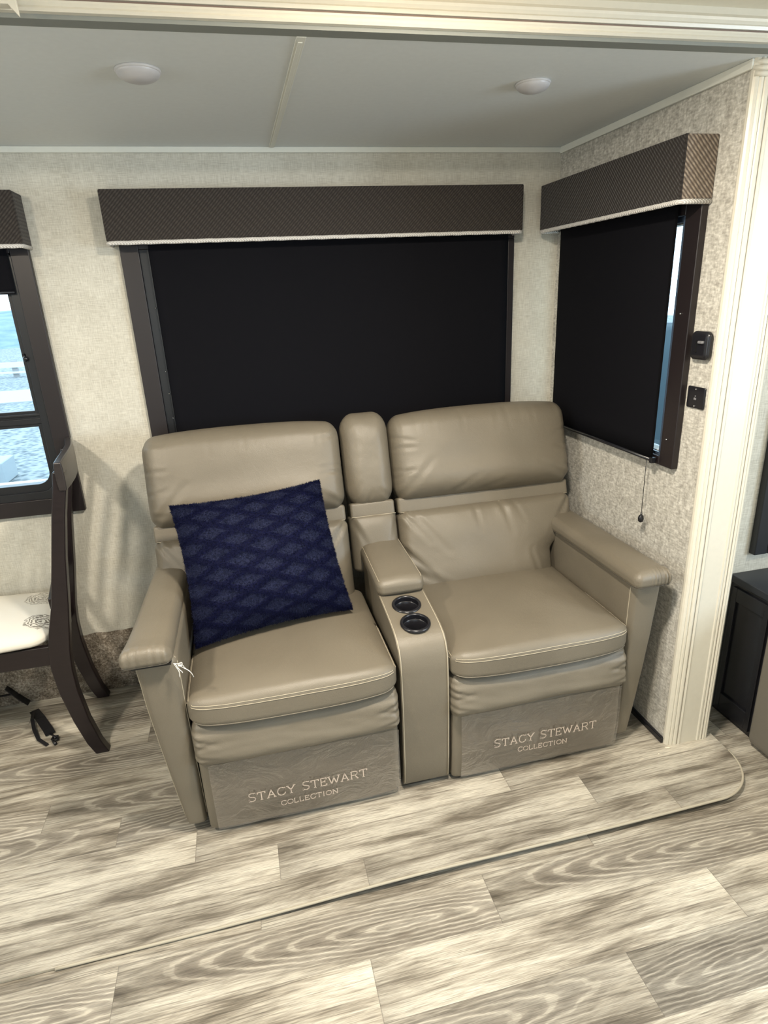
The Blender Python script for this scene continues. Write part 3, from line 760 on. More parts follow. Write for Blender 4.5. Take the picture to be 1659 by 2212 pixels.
def seat(x0, x1, side):
    cx = (x0+x1)/2; wd = x1-x0; y0, y1 = -.945, -.36
    def fs(P, U):
        P = P.copy()
        top = np.clip(U[:, 2], 0, 1)
        P[:, 2] += top*.026*bell(U[:, 0], 2.5)*np.clip(bell(U[:, 1]*.98, 4), 0, 1)
        P[:, 2] -= top*.010*(np.clip(U[:, 1], -1, 1)+1)/2      # dips slightly to the back
        # corners pull back in plan
        P[:, 1] += np.where(U[:, 1] < 0, .022*np.abs(U[:, 0])**5, 0)
        P[:, 1] -= np.where(U[:, 1] < 0, .006*bell(U[:, 0], 2), 0)
        P[:, 2] += .0022*fbm(P, (6, 6, 2), side*7+1., 3)*top
        P[:, 2] -= .006*np.where(U[:, 1] < -.6, np.clip(-U[:, 2], 0, 1), 0)*bell(U[:, 0], 2)
        return P
    S = RB((wd, y1-y0, .088), (.05, .030, .026), (cx, (y0+y1)/2, .449), fs, kc=7, km=(34, 30, 3))
    root = S.build('seat_cushion', LEA, SOFA)
    # double stitched seam at the top of the boxed front and a piping at its lower edge
    def loop(u2, inset=0):
        pts = []
        for k in range(9): pts.append((-1, .0 - k/8*.9, u2))
        n = 50
        for k in range(n+1): pts.append((-1+2*k/n, -1, u2))
        for k in range(9): pts.append((1, -.9+k/8*.9, u2))
        return pts
    stitch(S.line(loop(.70))+np.array([0, -.0004, 0]), 'stitching', root, .0011)
    stitch(S.line(loop(.50))+np.array([0, -.0006, 0]), 'stitching', root, .0010)
    stitch(S.line(loop(-.78))+np.array([0, -.0008, 0]), 'piping', root, .0020, LEA)
    # puffy roll under the cushion
    def fr(P, U):
        P = P.copy()
        P[:, 1] -= np.where(U[:, 1] < 0, .016*bell(U[:, 2], 2)*bell(U[:, 0], 8), 0)
        P[:, 1] -= np.where(U[:, 1] < 0, .008*np.exp(-((U[:, 2]+.4)/.35)**2), 0)
        P[:, 1] -= np.where(U[:, 1] < 0, .004*fbm(P, (5, 5, 14), 2.+side, 3), 0)
        seg = [(s*(wd/2), z, s*(wd/2-.07), z+.01*q, .004, .006) for s in (-1, 1) for z, q in ((-.05, 1), (-.025, -1), (.0, 2), (.03, -2), (.05, 0))]
        P[:, 1] -= np.where(U[:, 1] < 0, creases(P[:, 0], P[:, 2], seg), 0)
        P[:, 2] += .004*np.sin(P[:, 0]*9+side)*np.clip(-U[:, 2], 0, 1)
        return P
    RB((wd+.004, .26, .150), (.022, .040, .042), (cx, -.795, .334), fr, kc=6, km=(44, 4, 18)).build('front_roll', LEA, root)
    # footrest panel
    def ff(P, U):
        P = P.copy(); P[:, 1] -= np.where(U[:, 1] < 0, .006*bell(U[:, 0], 6)+.002*fbm(P, (7, 7, 9), 5.+side, 2), 0)
        P[:, 1] += np.where(U[:, 1] < 0, .012*np.clip(-U[:, 2], 0, 1)**2, 0)
        return P
    R = RB((wd-.008, .08, .268), (.018, .012, .018), (cx, -.868, .145), ff, kc=4, km=(40, 3, 16))
    fr_ = R.build('footrest', LEA, SOFA)
    # clear film round the panel
    nx, nz = 90, 26; V = []; F = []
    a0, a1 = (x0+.030, x1-.006) if side < 0 else (x0+.030, x1-.012)
    for i in range(nx+1):
        for j in range(nz+1):
            x = a0+(a1-a0)*i/nx; z = .024+.243*j/nz
            wv = .0028*mnoise.noise(Vector((x*9, z*15, side*4))) + .0016*mnoise.noise(Vector((x*30, z*18, 5)))
            top = max(0, (z-.19)/.075); wv -= .004*top*abs(mnoise.noise(Vector((x*42, z*9, 9+side))))
            V.append((x, -.9195-.002-wv+.0115*max(0, 1-(z-.012)/.13)**2, z))
    for i in range(nx):
        for j in range(nz): a = i*(nz+1)+j; F.append((a, a+nz+1, a+nz+2, a+1))
    mkobj('plastic_cover', V, F, FILM, fr_, True, label='clear plastic film wrapped round the footrest')
    return fr_
FILM = mat_film()
INK = plain('peach_ink', (.62, .52, .44), .6)
FL = seat(-1.532, -.934, -1)
FR = seat(-.768, -.170, 1)

# lettering: thin engraved roman capitals with small serifs
def glyph(c):
    G = {
     'S': [[(.92,.78),(.85,.92),(.65,1),(.35,1),(.12,.92),(.05,.76),(.15,.60),(.5,.52),(.85,.43),(.95,.26),(.85,.08),(.6,0),(.32,0),(.1,.08),(.04,.24)], [(.92,.98),(.92,.76)], [(.04,.02),(.04,.26)]],
     'T': [[(0,1),(1,1)], [(.5,1),(.5,0)], [(0,1),(0,.84)], [(1,1),(1,.84)], [(.36,0),(.64,0)]],
     'A': [[(.08,0),(.5,1),(.92,0)], [(.25,.36),(.75,.36)], [(-.04,0),(.22,0)], [(.78,0),(1.04,0)]],
     'C': [[(.96,.74),(.88,.9),(.66,1),(.4,1),(.14,.85),(.03,.5),(.14,.15),(.4,0),(.66,0),(.9,.1),(.98,.28)], [(.96,.96),(.96,.72)]],
     'Y': [[(.06,1),(.5,.48),(.94,1)], [(.5,.48),(.5,0)], [(-.06,1),(.2,1)], [(.8,1),(1.06,1)], [(.36,0),(.64,0)]],
     'E': [[(.1,0),(.1,1)], [(0,1),(.9,1),(.9,.84)], [(.1,.52),(.68,.52)], [(.68,.6),(.68,.44)], [(0,0),(.94,0),(.94,.17)]],
     'W': [[(.0,1),(.27,0),(.5,.85),(.73,0),(1.0,1)], [(-.1,1),(.12,1)], [(.88,1),(1.1,1)]],
     'R': [[(.1,0),(.1,1)], [(0,1),(.6,1),(.84,.93),(.9,.75),(.82,.57),(.6,.5),(.1,.5)], [(.55,.5),(.95,0)], [(0,0),(.24,0)], [(.85,0),(1.04,0)]],
     'O': [[(.5,1),(.2,.92),(.03,.7),(.0,.5),(.03,.3),(.2,.08),(.5,0),(.8,.08),(.97,.3),(1,.5),(.97,.7),(.8,.92),(.5,1)]],
     'L': [[(.1,1),(.1,0)], [(0,1),(.24,1)], [(0,0),(.9,0),(.9,.18)]],
     'I': [[(.5,1),(.5,0)], [(.3,1),(.7,1)], [(.3,0),(.7,0)]],
     'N': [[(.1,0),(.1,1)], [(.1,1),(.9,0)], [(.9,0),(.9,1)], [(-.02,1),(.12,1)], [(-.02,0),(.24,0)], [(.76,1),(1.02,1)]],
    }
    return G[c]
WID = {'I': .45, 'W': 1.35, 'T': .95, 'E': .85, 'L': .82, 'S': .82, 'A': 1.05, 'C': 1.0, 'Y': 1.0, 'R': .98, 'O': 1.08, 'N': 1.05}
def lettering(text, x0, x1, z0a, z0b, hh, caph, y, parent, th):
    """text set from x0 to x1; word initials taller"""
    segs = []; cur = 0; gap = .24
    for wi, wd in enumerate(text.split(' ')):
        if wi: cur += .75
        for ci, ch in enumerate(wd):
            sc = caph if ci == 0 else 1.0; wch = WID[ch]*sc; segs.append((ch, cur, wch, sc)); cur += wch+gap
    tot = cur-gap; k = (x1-x0)/tot; m = MB()
    for ch, c0, wch, sc in segs:
        for line in glyph(ch):
            P = [(x0+(c0+p[0]*wch)*k, p[1]*hh*sc) for p in line]
            for a, b in zip(P[:-1], P[1:]):
                dx, dz = b[0]-a[0], b[1]-a[1]; L = math.hypot(dx, dz)
                if L < 1e-6: continue
                ux, uz = dx/L, dz/L; t = th*(.7 if abs(uz) < .3 else 1.1)/2; e = t*.7
                q = [(a[0]-ux*e-uz*t, a[1]-uz*e+ux*t), (b[0]+ux*e-uz*t, b[1]+uz*e+ux*t), (b[0]+ux*e+uz*t, b[1]+uz*e-ux*t), (a[0]-ux*e+uz*t, a[1]-uz*e-ux*t)]
                def zz(x, z): return z0a+(z0b-z0a)*(x-x0)/(x1-x0)+z
                V = [(p[0], y, zz(*p)) for p in q] + [(p[0], y-.0006, zz(*p)) for p in q]
                m.add(V, [(3, 2, 1, 0), (4, 5, 6, 7), (0, 1, 5, 4), (1, 2, 6, 5), (2, 3, 7, 6), (3, 0, 4, 7)])
    return m.build('lettering', INK, parent, label='pale serif capitals reading %s' % text)
lettering('STACY STEWART', -1.403, -1.047, .118, .124, .0275, 1.06, -.9280, FL, .0026)
lettering('COLLECTION', -1.312, -1.140, .080, .083, .0165, 1.0, -.9272, FL, .0018)
lettering('STACY STEWART', -.630, -.272, .130, .126, .0275, 1.06, -.9280, FR, .0026)
lettering('COLLECTION', -.548, -.374, .094, .089, .0165, 1.0, -.9272, FR, .0018)

def arm(side):
    # side -1 left, +1 right
    if side < 0: xi, xo = -1.534, -1.646
    else: xi, xo = -.168, -.060
    cx = (xi+xo)/2; wd = abs(xo-xi); ytop = -.905; zt = .628
    def fa(P, U):
        P = P.copy(); t = (1-U[:, 2])/2
        sgn = side
        P[:, 0] -= sgn*(.052*t**1.2)*np.clip((P[:, 0]*sgn+wd/2)/wd, 0, 1)
        P[:, 1] += np.where(U[:, 1] < 0, .028*t**2, 0) - np.where(U[:, 1] < 0, .008*bell(U[:, 0], 2), 0)
        P[:, 0] += .0015*fbm(P, (4, 6, 5), side*4., 3)
        P[:, 1] -= np.where(U[:, 1] < 0, .002*fbm(P, (9, 4, 6), side*4.+9, 2), 0)
        return P
    A = RB((wd, .74, zt-.028), (.022, .024, .020), (cx, ytop+.37, (zt+.028)/2), fa, kc=6, km=(8, 20, 26))
    root = A.build('arm', LEA, SOFA)
    # seams down the two vertical edges of the front panel
    for s in (-1, 1):
        pts = [(s, -.965, 1-1.9*k/24) for k in range(25)]
        stitch(A.line(pts)+np.array([s*.0003, 0, 0]), 'seam', root, .0013)
    # pad
    px0, px1 = (xi-.006, xo-.020) if side < 0 else (xi-.014, xo+.008)
    pw = abs(px1-px0); pcx = (px0+px1)/2
    def fp(P, U):
        P = P.copy(); top = np.clip(U[:, 2], 0, 1)
        P[:, 2] += top*.010*bell(U[:, 0], 2)
        yb = (U[:, 1]+1)/2
        if side < 0:
            P[:, 2] -= .020*yb**1.5
            P[:, 0] = P[:, 0]*(1-.13*yb) + .012*yb
            P[:, 0] -= np.where((U[:, 1] < -.4) & (U[:, 0] < 0), .010*((-U[:, 1]-.4)/.6)**2, 0)
            # sagging front lip
            P[:, 2] += np.where(U[:, 1] < -.8, .006*(-U[:, 1]-.8)/.2, 0)
        else:
            P[:, 2] -= .004*yb
        seg = []
        rng = random.Random(3+side)
        # pleats across the front lip
        Fr = U[:, 1] < -.86
        pl = np.zeros(len(P))
        if side > 0:
            pl = .0048*np.sin((P[:, 0])*2*PI/.0115)*np.clip((-U[:, 1]-.86)/.10, 0, 1)*np.clip(U[:, 0]*1.5+.5, 0, 1)
        else:
            pl = .0015*np.sin((P[:, 0])*2*PI/.021)*np.clip((-U[:, 1]-.86)/.1, 0, 1)
        P[:, 1] -= np.where(Fr, pl, 0); P[:, 2] += np.where(Fr, pl*.6, 0)
        # fold lines across the pad near the back
        if side < 0:
            L = .755
            for yy, a in ((.21, .0035), (.26, .003), (.30, .0015)): P[:, 2] -= top*a*np.exp(-((P[:, 1]-yy+.1*P[:, 0]-.0)/.007)**2)
        P[:, 2] += .0016*fbm(P, (8, 5, 3), side*2.5, 3)*top
        return P
    yc = -.945+.36; 
    Pd = RB((pw, .72, .052), (.022, .030, .022), (pcx, yc, zt+.016), fp, kc=6, km=(20, 60, 3))
    pad = Pd.build('arm_pad', LEA, root)
    stitch(Pd.line([(-1+2*k/24, -1, -.75) for k in range(25)])+np.array([0, -.001, 0]), 'seam', root, .0016, SEAMD)
    if side > 0:
        stitch(Pd.line([(-1, -1+1.9*k/40, -.70) for k in range(41)])+np.array([-.0004, 0, 0]), 'seam', root, .0016, SEAMD)
    else:
        # split seam: dark strip for the shade in the gap, and loose white threads at the front inner corner
        m = MB(); m.box(-1.648, -1.548, -.922, -.86, .6165, .6225); m.build('split_seam', plain('gap_shade', (.02, .018, .015), .9), root, label='dark strip for the shade in the split seam')
        m = MB(); b = (-1.540, -.930, .627)
        for k, (dx, dy, dz) in enumerate([(.045, -.008, -.045), (.028, -.012, .006), (.036, .004, -.030), (.020, -.016, -.022), (.014, -.010, -.040)]):
            P = []
            for i in range(9):
                t = i/8; P.append((b[0]+dx*t+.003*math.sin(t*9+k*2)*t, b[1]-.006+dy*t, b[2]+dz*t*t+.003*math.cos(t*8+k)*t))
            m.tube(P, .0009, 5)
        m.tube([(b[0]+.012, b[1]-.01, b[2]-.004), (b[0]+.021, b[1]-.012, b[2]-.008)], .0028, 6)
        m.build('loose_threads', THREADW, root, smooth=True, label='frayed white threads')
arm(-1); arm(1)

def console():
    x0, x1 = -.924, -.772
    prof = [(-.40, .600), (-.50, .594), (-.63, .583), (-.70, .574), (-.78, .563), (-.83, .553), (-.862, .541), (-.885, .520), (-.899, .490), (-.904, .44), (-.906, .30), (-.900, .12), (-.893, .035), (-.888, .022), (-.40, .022)]
    m = MB(); m.prism(prof, x0, x1, 'x'); body = m.build('console', LEA, SOFA)
    # cut the wells
    cm = MB(); cups = [(-.849, -.716, .571), (-.8475, -.812, .557)]
    tilt = math.atan2(.0135, .096)
    for c in cups: cm.lathe([(0, -.06), (.0395, -.06), (.0395, .05), (0, .05)], c, 40)
    cut = cm.build('cutter', None)
    bm = body.modifiers.new('b', 'BOOLEAN'); bm.object = cut; bm.operation = 'DIFFERENCE'; bm.solver = 'EXACT'
    dg = bpy.context.evaluated_depsgraph_get(); me = bpy.data.meshes.new_from_object(body.evaluated_get(dg)); body.modifiers.clear(); body.data = me
    bpy.data.objects.remove(cut)
    bv = body.modifiers.new('bevel', 'BEVEL'); bv.width = .008; bv.segments = 4; bv.limit_method = 'ANGLE'; bv.angle_limit = math.radians(50)
    me.polygons.foreach_set('use_smooth', [True]*len(me.polygons)); bv.harden_normals = True
    for c in cups:
        mm = MB()
        pr = [(.0385, -.050), (.0385, -.004), (.0375, .001), (.038, .0045), (.041, .0062), (.044, .0058), (.0470, .0035), (.0475, .0), (.0465, -.003)]
        mm.lathe(pr, c, 48); mm.lathe([(0, -.0495), (.02, -.0495), (.0385, -.0495)], c, 48); mm.lathe([(.0385, -.012), (.0365, -.014), (.0365, -.050)], c, 48)
        mm.v = [(p[0], p[1], p[2]+(p[1]-c[1])*.13) for p in mm.v]
        mm.build('cup_holder', BLACKP, body, smooth=True, label='glossy black cup holder')
    # edge piping along both top edges
    tp = [p for p in prof if p[0] <= -.40][2:-2]
    for xx, s in ((x0+.004, -1), (x1-.004, 1)):
        stitch([(xx, p[0]+(-.0020 if p[1] < .55 else 0), p[1]+(.0 if p[1] < .54 else -.0015)) for p in tp], 'piping', body, .0018, THREAD)
    # lid
    def fl(P, U):
        P = P.copy(); top = np.clip(U[:, 2], 0, 1)
        P[:, 2] += top*.012*bell(U[:, 0], 2)*bell(U[:, 1]*.9, 4); P[:, 2] += .045*(P[:, 1])*1.0
        P[:, 1] -= np.where(U[:, 1] < 0, .006*bell(U[:, 0], 2), 0)
        P[:, 0] *= 1+.02*np.clip(-U[:, 1], 0, 1)
        P[:, 2] += .0012*fbm(P, (10, 10, 4), 2.2, 3)
        return P
    Ld = RB((.160, .40, .056), (.022, .034, .022), (-.849, -.462, .615), fl, kc=6, km=(18, 30, 3))
    ld = Ld.build('console_lid', LEA, body)
    for s in (-1, 1): stitch(Ld.line([(s*.93, -.93+1.8*k/30, 1) for k in range(31)])+np.array([0, 0, .0003]), 'stitching', body, .0011)
console()
# hidden base rail between arms and feet so that nothing floats
m = MB(); m.box(-1.52, -.18, -.84, -.20, .0, .05); m.build('base', plain('base_black', (.015, .015, .015), .8), SOFA)

# ------------------------------------------------------------------ throw pillow
def pillow():
    BLc = Vector((-1.512, -.690, .516)); BRc = Vector((-1.003, -.592, .516)); TLc = Vector((-1.549, -.455, .908)); TRc = Vector((-1.062, -.420, .931))
    n = 70; V = []; F = []; UV = []
    N = ((BRc-BLc).cross(TLc-BLc)).normalized()
    if N.y > 0: N = -N
    def pt(u, v, s):
        # u,v in -1..1; s = +1 front
        a, b = (u+1)/2, (v+1)/2
        # edges pull in between the corners
        pin = .062
        uu = u*(1-pin*(1-v*v)*abs(u)**2.2*.9); vv = v*(1-pin*(1-u*u)*abs(v)**2.2*1.2)
        a, b = (uu+1)/2, (vv+1)/2
        P = BLc*(1-a)*(1-b)+BRc*a*(1-b)+TLc*(1-a)*b+TRc*a*b
        th = (max(0, 1-abs(u)**2.4)*max(0, 1-abs(v)**2.4))**.55
        t = .112 if s > 0 else .045
        # shaggy relief: lozenges lower, channels higher
        A = (u*.5)*3.35+(v*.5)*7.0; B = (u*.5)*3.35-(v*.5)*7.0
        mm = max(abs(A-math.floor(A)-.5), abs(B-math.floor(B)-.5)); rel = .004*(1 if mm > .32 else -1) if s > 0 else 0
        nz = .0035*mnoise.noise(Vector((u*9, v*9, s*3)))+.0045*mnoise.noise(Vector((u*3+3, v*3, s*5)))
        fr = .0030*mnoise.noise(Vector((u*34, v*34, 7)))
        P = P + N*s*(t*th) + N*s*(rel*th+nz*th+fr)
        if abs(v) > .97 or abs(u) > .97: P = P + (P-(BLc+TRc)/2).normalized()*.004*mnoise.noise(Vector((u*24, v*24, 1)))
        return P
    idx = {}
    def vid(i, j, s):
        border = i in (0, n) or j in (0, n)
        key = (i, j, 0 if border else s)
        if key not in idx:
            u = math.sin((i/n*2-1)*PI/2*.999)*.5+(i/n*2-1)*.5; v = math.sin((j/n*2-1)*PI/2*.999)*.5+(j/n*2-1)*.5
            P = pt(u, v, s) if not border else (pt(u, v, 1)+pt(u, v, -1))/2
            idx[key] = len(V); V.append(tuple(P)); UV.append((u*.5, v*.5))
        return idx[key]
    for s in (1, -1):
        for i in range(n):
            for j in range(n):
                f = (vid(i, j, s), vid(i+1, j, s), vid(i+1, j+1, s), vid(i, j+1, s)); F.append(f if s > 0 else f[::-1])
    # short pile: thin blades over front and edges
    Vn = [Vector(p) for p in V]; rng = random.Random(2)
    nf = [f for f in F]
    cen = (BLc+TRc)/2
    for k in range(52000):
        f = nf[rng.randrange(len(nf)//2)] if rng.random() < .93 else nf[rng.randrange(len(nf))]
        a, b, c, d = (Vn[q] for q in f); r1, r2 = rng.random(), rng.random()
        P = a*(1-r1)*(1-r2)+b*r1*(1-r2)+c*r1*r2+d*(1-r1)*r2
        nr = (b-a).cross(d-a); 
        if nr.length < 1e-12: continue
        nr.normalize()
        ua, va = UV[f[0]]
        dr = (nr + Vector((rng.uniform(-.7, .7), rng.uniform(-.7, .7), rng.uniform(-.9, .4)))).normalized()
        L = rng.uniform(.003, .008); sd = dr.cross(Vector((rng.uniform(-1, 1), rng.uniform(-1, 1), rng.uniform(-1, 1)))).normalized()*.0007
        q = len(V); V += [tuple(P-sd), tuple(P+sd), tuple(P+dr*L)]; UV += [(ua, va)]*3; F.append((q, q+1, q+2))
    o = mkobj('throw_pillow', V, F, mat_pillow(), None, True)
    uvl = o.data.uv_layers.new(name='UVMap'); li = np.empty(len(o.data.loops), int); o.data.loops.foreach_get('vertex_index', li)
    uvl.data.foreach_set('uv', np.array(UV)[li].ravel())
    tag(o, 'navy blue plush square pillow with diamond pattern leaning on the left seat', 'pillow')
pillow()

# ------------------------------------------------------------------ dining chair at the left edge
def chair():
    root = thing('dining_chair', (-2.18, -.22, 0), 'dark wood dining chair with cream floral seat, cut by the left edge', 'chair')
    # stile centre line (x by z) for the near stile
    prof = [(0.0, -1.922, .046), (.05, -1.942, .048), (.15, -1.965, .052), (.27, -1.982, .060), (.36, -1.985, .066), (.43, -1.980, .070), (.50, -1.966, .066), (.60, -1.943, .054), (.76, -1.914, .043), (.90, -1.886, .040), (1.00, -1.862, .040), (1.045, -1.856, .036)]
    ty = .036
    def stile(y, dx, top=1.045, name='leg'):
        V = []; F = []
        pr = [p for p in prof if p[0] <= top+1e-6]
        for z, x, wd in pr:
            for sx, sy in ((-1, -1), (1, -1), (1, 1), (-1, 1)): V.append((x+dx+sx*wd/2, y+sy*ty/2, z))
        for i in range(len(pr)-1):
            for k in range(4): F.append((i*4+k, i*4+(k+1) % 4, (i+1)*4+(k+1) % 4, (i+1)*4+k))
        F.append((3, 2, 1, 0)); q = (len(pr)-1)*4; F.append((q, q+1, q+2, q+3))
        m = MB(); m.add(V, F); o = m.build(name, DWOOD, root, bevel=.005); return o
    stile(-.405, 0, name='rear_leg'); stile(-.052, -.060, name='rear_leg')
    # crest rail, bowed backwards, seen on edge
    m = MB(); V = []; F = []; n = 18
    for i in range(n+1):
        t = i/n; y = -.430+.405*t; x = -1.852-.062*t + .020*math.sin(PI*t)*.9
        for (z, w_) in ((.985, .022), (1.02, .026), (1.055, .026), (1.085-.01*abs(2*t-1)**3, .022)):
            V.append((x-w_/2, y, z)); V.append((x+w_/2, y, z))
    for i in range(n):
        a = i*8; b = a+8
        for k in range(3):
            F += [(a+2*k, a+2*k+2, b+2*k+2, b+2*k), (a+2*k+1, b+2*k+1, b+2*k+3, a+2*k+3)]
        F += [(a, b, b+1, a+1), (a+6, a+7, b+7, b+6)]
    for a in (0, n*8):
        for k in range(3): F.append((a+2*k, a+2*k+1, a+2*k+3, a+2*k+2))
    m.add(V, F); m.build('crest_rail', mat_wood_dark('paler_dark_wood', (.022, .018, .018)), root, bevel=.004)  # crest rail in a paler tone of the dark wood
    # lower rail and slats between the stiles
    m = MB(); m.prism([(-1.984, -.39), (-1.962, -.39), (-2.022, -.06), (-2.044, -.06)], .575, .615, 'z'); m.build('lower_rail', DWOOD, root, bevel=.003)
    for k in range(3):
        t = (k+1)/4; y = -.40+.35*t; m = MB()
        x0 = -1.965-.06*t; x1 = -1.872-.06*t+.012*math.sin(PI*t)
        V = []
        for x, z in ((x0, .60), ((x0+x1)/2-.006, .80), (x1, 1.0)):
            for sx, sy in ((-1, -1), (1, -1), (1, 1), (-1, 1)): V.append((x+sx*.006, y+sy*.018, z))
        F = [(i*4+j, i*4+(j+1) % 4, (i+1)*4+(j+1) % 4, (i+1)*4+j) for i in range(2) for j in range(4)] + [(3, 2, 1, 0), (8, 9, 10, 11)]
        m.add(V, F); m.build('back_slat', DWOOD, root, bevel=.002)
    # seat cushion
    def fs(P, U):
        P = P.copy(); P[:, 2] += np.clip(U[:, 2], 0, 1)*.014*bell(U[:, 0], 2.5)*bell(U[:, 1], 2.5)
        P[:, 0] += -.10*P[:, 1]; P[:, 1] *= 1+.10*(-U[:, 0]); return P
    RB((.42, .42, .050), (.06, .06, .022), (-2.235, -.235, .478), fs, kc=6, km=(16, 16, 2)).build('seat', mat_floral(), root)
    # apron
    m = MB(); m.prism([(-2.43, -.42), (-1.985, -.42), (-1.985, -.398), (-2.43, -.398)], .385, .455, 'z'); m.prism([(-2.43, -.072), (-2.03, -.072), (-2.03, -.05), (-2.43, -.05)], .385, .455, 'z')
    m.prism([(-1.990, -.40), (-1.966, -.40), (-2.026, -.06), (-2.050, -.06)], .385, .455, 'z'); m.prism([(-2.45, -.42), (-2.43, -.42), (-2.43, -.05), (-2.45, -.05)], .385, .455, 'z')
    m.build('apron', DWOOD, root, bevel=.003)
    for (x, y) in ((-2.445, -.415), (-2.445, -.055)):
        V = []; 
        for z, w_ in ((0, .032), (.45, .044)):
            for sx, sy in ((-1, -1), (1, -1), (1, 1), (-1, 1)): V.append((x+sx*w_/2, y+sy*w_/2, z))
        m = MB(); m.add(V, [(0, 1, 5, 4), (1, 2, 6, 5), (2, 3, 7, 6), (3, 0, 4, 7), (3, 2, 1, 0), (4, 5, 6, 7)]); m.build('front_leg', DWOOD, root, bevel=.003)
chair()
# strap lying on the floor behind the chair
def strap():
    root = thing('strap', (-2.2, -.2, 0), 'black webbing strap with buckle on the floor under the dark chair', 'strap')
    def ribbon(P, wd, th=.003):
        V = []; F = []; P = [Vector(p) for p in P]
        for i, p in enumerate(P):
            t = (P[min(i+1, len(P)-1)]-P[max(i-1, 0)]).normalized(); s = t.cross(Vector((0, 0, 1)));
            s = s.normalized() if s.length > .2 else Vector((1, 0, 0)); u = s.cross(t).normalized()
            for a, b in ((-1, -1), (1, -1), (1, 1), (-1, 1)): V.append(p+s*a*wd/2+u*b*th/2)
        for i in range(len(P)-1):
            for k in range(4): F.append((i*4+k, i*4+(k+1) % 4, (i+1)*4+(k+1) % 4, (i+1)*4+k))
        F.append((3, 2, 1, 0)); q = (len(P)-1)*4; F.append((q, q+1, q+2, q+3)); return V, F
    m = MB(); m.add(*ribbon([(-2.240, -.085, .004), (-2.200, -.150, .012), (-2.150, -.235, .010), (-2.135, -.262, .006)], .034)); m.build('webbing', BLACKP, root)
    m = MB(); m.add(*ribbon([(-2.335, -.036, .10), (-2.300, -.038, .05), (-2.268, -.040, .014)], .030)); m.add(*ribbon([(-2.45, -.036, .062), (-2.38, -.036, .064), (-2.32, -.037, .066)], .012)); m.build('webbing', BLACKP, root)
    m = MB(); m.add(*ribbon([(-2.238, -.10, .006), (-2.222, -.165, .018), (-2.200, -.225, .012), (-2.170, -.285, .008), (-2.130, -.325, .005)], .013)); m.build('loose_end', BLACKP, root)
    m = MB(); m.tube([(-2.135, -.262, .008), (-2.118, -.282, .010), (-2.108, -.296, .008)], .004, 8); m.tube([(-2.118, -.285, .008), (-2.102, -.290, .012), (-2.098, -.305, .008), (-2.112, -.312, .008), (-2.120, -.300, .008), (-2.118, -.285, .008)], .0045, 8); m.tube([(-2.112, -.312, .008), (-2.100, -.330, .007)], .006, 8)
    m.build('buckle', BLACKP, root, smooth=True)
strap()

# ------------------------------------------------------------------ right edge: cabinet and neighbouring recliner
def cabinet():
    root = thing('low_cabinet', (.60, -.88, ZM), 'low black cabinet beyond the cream post under the right-hand window', 'cabinet')
    m = MB(); m.box(.325, .92, -.970, -.776, ZM, .505); m.build('body', BLACKP, root, bevel=.003)
    m = MB(); m.box(.315, .94, -.978, -.774, .505, .53); m.build('cabinet_top', plain('cabinet_black', (.018, .020, .026), .4), root, bevel=.003)
    m = MB(); m.box(.316, .325, -.955, -.935, ZM+.02, .49); m.box(.316, .325, -.815, -.795, ZM+.02, .49); m.box(.316, .325, -.935, -.815, ZM+.02, .06); m.box(.316, .325, -.935, -.815, .44, .49); m.build('side_panel', BLACKP, root, bevel=.002)
cabinet()
def recliner():
    root = thing('recliner', (.75, -1.4, ZM), 'taupe upholstered seat corner at the lower right edge beside the black cabinet', 'recliner')
    def f(P, U):
        P = P.copy(); return P
    RB((.9, .80, .52), (.012, .012, .03), (.733, -1.391, .250), f, kc=5, km=4).build('body', TAUPE, root)
    m = MB(); m.box(.36, 1.13, -1.75, -1.04, ZM, .02); m.build('base', plain('base_dark', (.01, .01, .01), .8), root)
    RB((.22, .80, .10), (.04, .04, .04), (.405, -1.391, .55), None, kc=5, km=4).build('arm_pad', TAUPE, root)
recliner()
# two crumbs by the foot of the post
def crumb(x, y, z, L, a, label):
    m = MB(); m.tube([(x-L*math.cos(a), y-L*math.sin(a), z+.0022), (x, y, z+.004), (x+L*math.cos(a+.5), y+L*math.sin(a+.5), z+.0022)], [.0015, .0022, .0013], 6)
    o = m.build('paper_scrap', plain('scrap_cream', (.85, .80, .66), .8), None, smooth=True); tag(o, label, 'scrap')
crumb(-.004, -.958, -.0005, .010, -.6, 'curled cream scrap on the floor at the foot of the fluted post')
crumb(-.052, -.975, -.0005, .0028, .4, 'tiny cream crumb on the floor in front of the post foot')

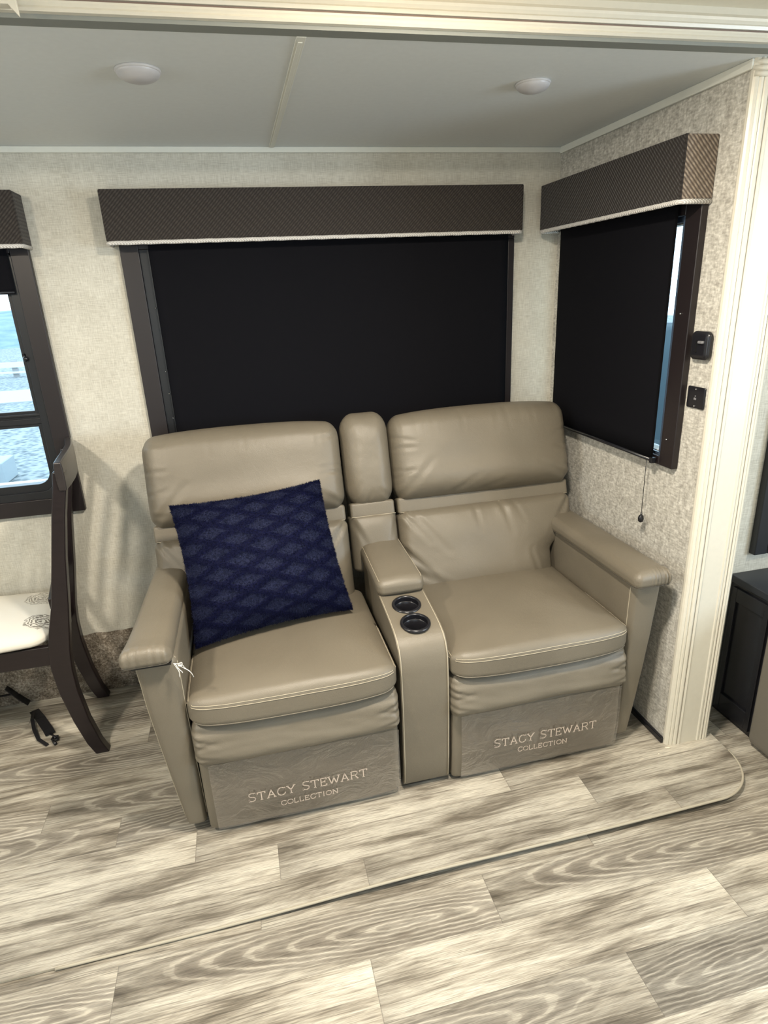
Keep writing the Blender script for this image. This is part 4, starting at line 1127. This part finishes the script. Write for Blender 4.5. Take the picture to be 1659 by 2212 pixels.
# ------------------------------------------------------------------ outside the left window, plus an added bank past the side shade
def outside():
    V = []; F = []
    for i in range(41):
        x = 1.2+12*i/40
        for j, (dy, z) in enumerate([(0, -1.0), (.05, -.3), (.1, .4), (.3, .80), (.7, .86), (1.1, .5), (1.3, -1.0)]):
            V.append((x, 5.6+dy+.12*mnoise.noise(Vector((x*1.3, z*2, 1))), z+.10*mnoise.noise(Vector((x*1.7, dy*3, 4))) if z > -1 else z))
    for i in range(40):
        for j in range(6): a = i*7+j; F.append((a, a+7, a+8, a+1))
    o = mkobj('added_bank', V, F, plain('added_bank_dark', (.03, .05, .06), .9), None, True, origin=(0, 0, 0)); o['kind'] = 'structure'  # invented dark bank, added to darken the view past the side shade
    q = NT('gravel'); nz = q.noise(q.tc.outputs['Object'], 5.0, 4, .7); v = q.n('ShaderNodeTexVoronoi'); v.inputs['Scale'].default_value = 9; q.L(q.tc.outputs['Object'], v.inputs['Vector'])
    gm = q.fin(q.ramp(q.ma('MULTIPLY_ADD', v.outputs['Distance'], .5, q.ma('MULTIPLY', nz, .5)), [(.22, (.02, .035, .045)), (.40, (.11, .135, .15)), (.6, (.26, .28, .28))]), .9)
    m = MB(); m.box(-70, 30, .6, 140, -1.1, -1.0); m.st('ground', gm)
    n = 60; V = []; F = []
    for i in range(n+1):
        x = -90+120*i/n
        for j in range(9):
            t = j/8; y = 46+34*t; z = -1.0 + (2.1+.9*mnoise.noise(Vector((x*.06, 2, 1))))*math.sin(t*PI/2) + .25*mnoise.noise(Vector((x*.6, y*.3, 1)))
            V.append((x, y, z))
    for i in range(n):
        for j in range(8): a = i*9+j; F.append((a, a+9, a+10, a+1))
    q = NT('woods'); hm = q.fin(q.ramp(q.noise(q.tc.outputs['Object'], .5, 5, .7), [(.35, (.09, .16, .22)), (.65, (.20, .27, .31))]), 1.0)
    o = mkobj('hillside', V, F, hm, None, True, origin=(0, 0, 0)); o['kind'] = 'structure'
    m = MB(); m.box(-60, 10, 17.2, 20.2, -1.0, -.97); m.st('road', plain('pale_road', (.36, .38, .4), .9))
    g = thing('guard_rail', (-14, 25, -1), 'pale guard rail across the yard outside the left window', 'guard rail')
    m = MB(); m.box(-40, 5, 25, 25.1, -.62, -.42); m.box(-40, 5, 25, 25.1, -.85, -.78); m.build('rail', plain('galvanised', (.6, .62, .64), .5), g)
    for k in range(16):
        m = MB(); m.box(-40+3*k, -39.8+3*k, 25.1, 25.25, -1.0, -.35); m.build('post', plain('post_grey', (.3, .3, .3), .8), g)
    b = thing('storage_box', (-5.5, 8.0, -1), 'white box with a pink mark standing on the gravel outside', 'box')
    m = MB(); m.box(-6.2, -4.95, 7.7, 8.3, -1.0, -.66); m.build('body', plain('white_box', (.28, .32, .34), .6), b, bevel=.02)
    m = MB(); m.box(-5.16, -5.04, 7.68, 7.7, -.92, -.80); m.build('pink_mark', plain('pink', (.8, .2, .35), .6), b)
outside()
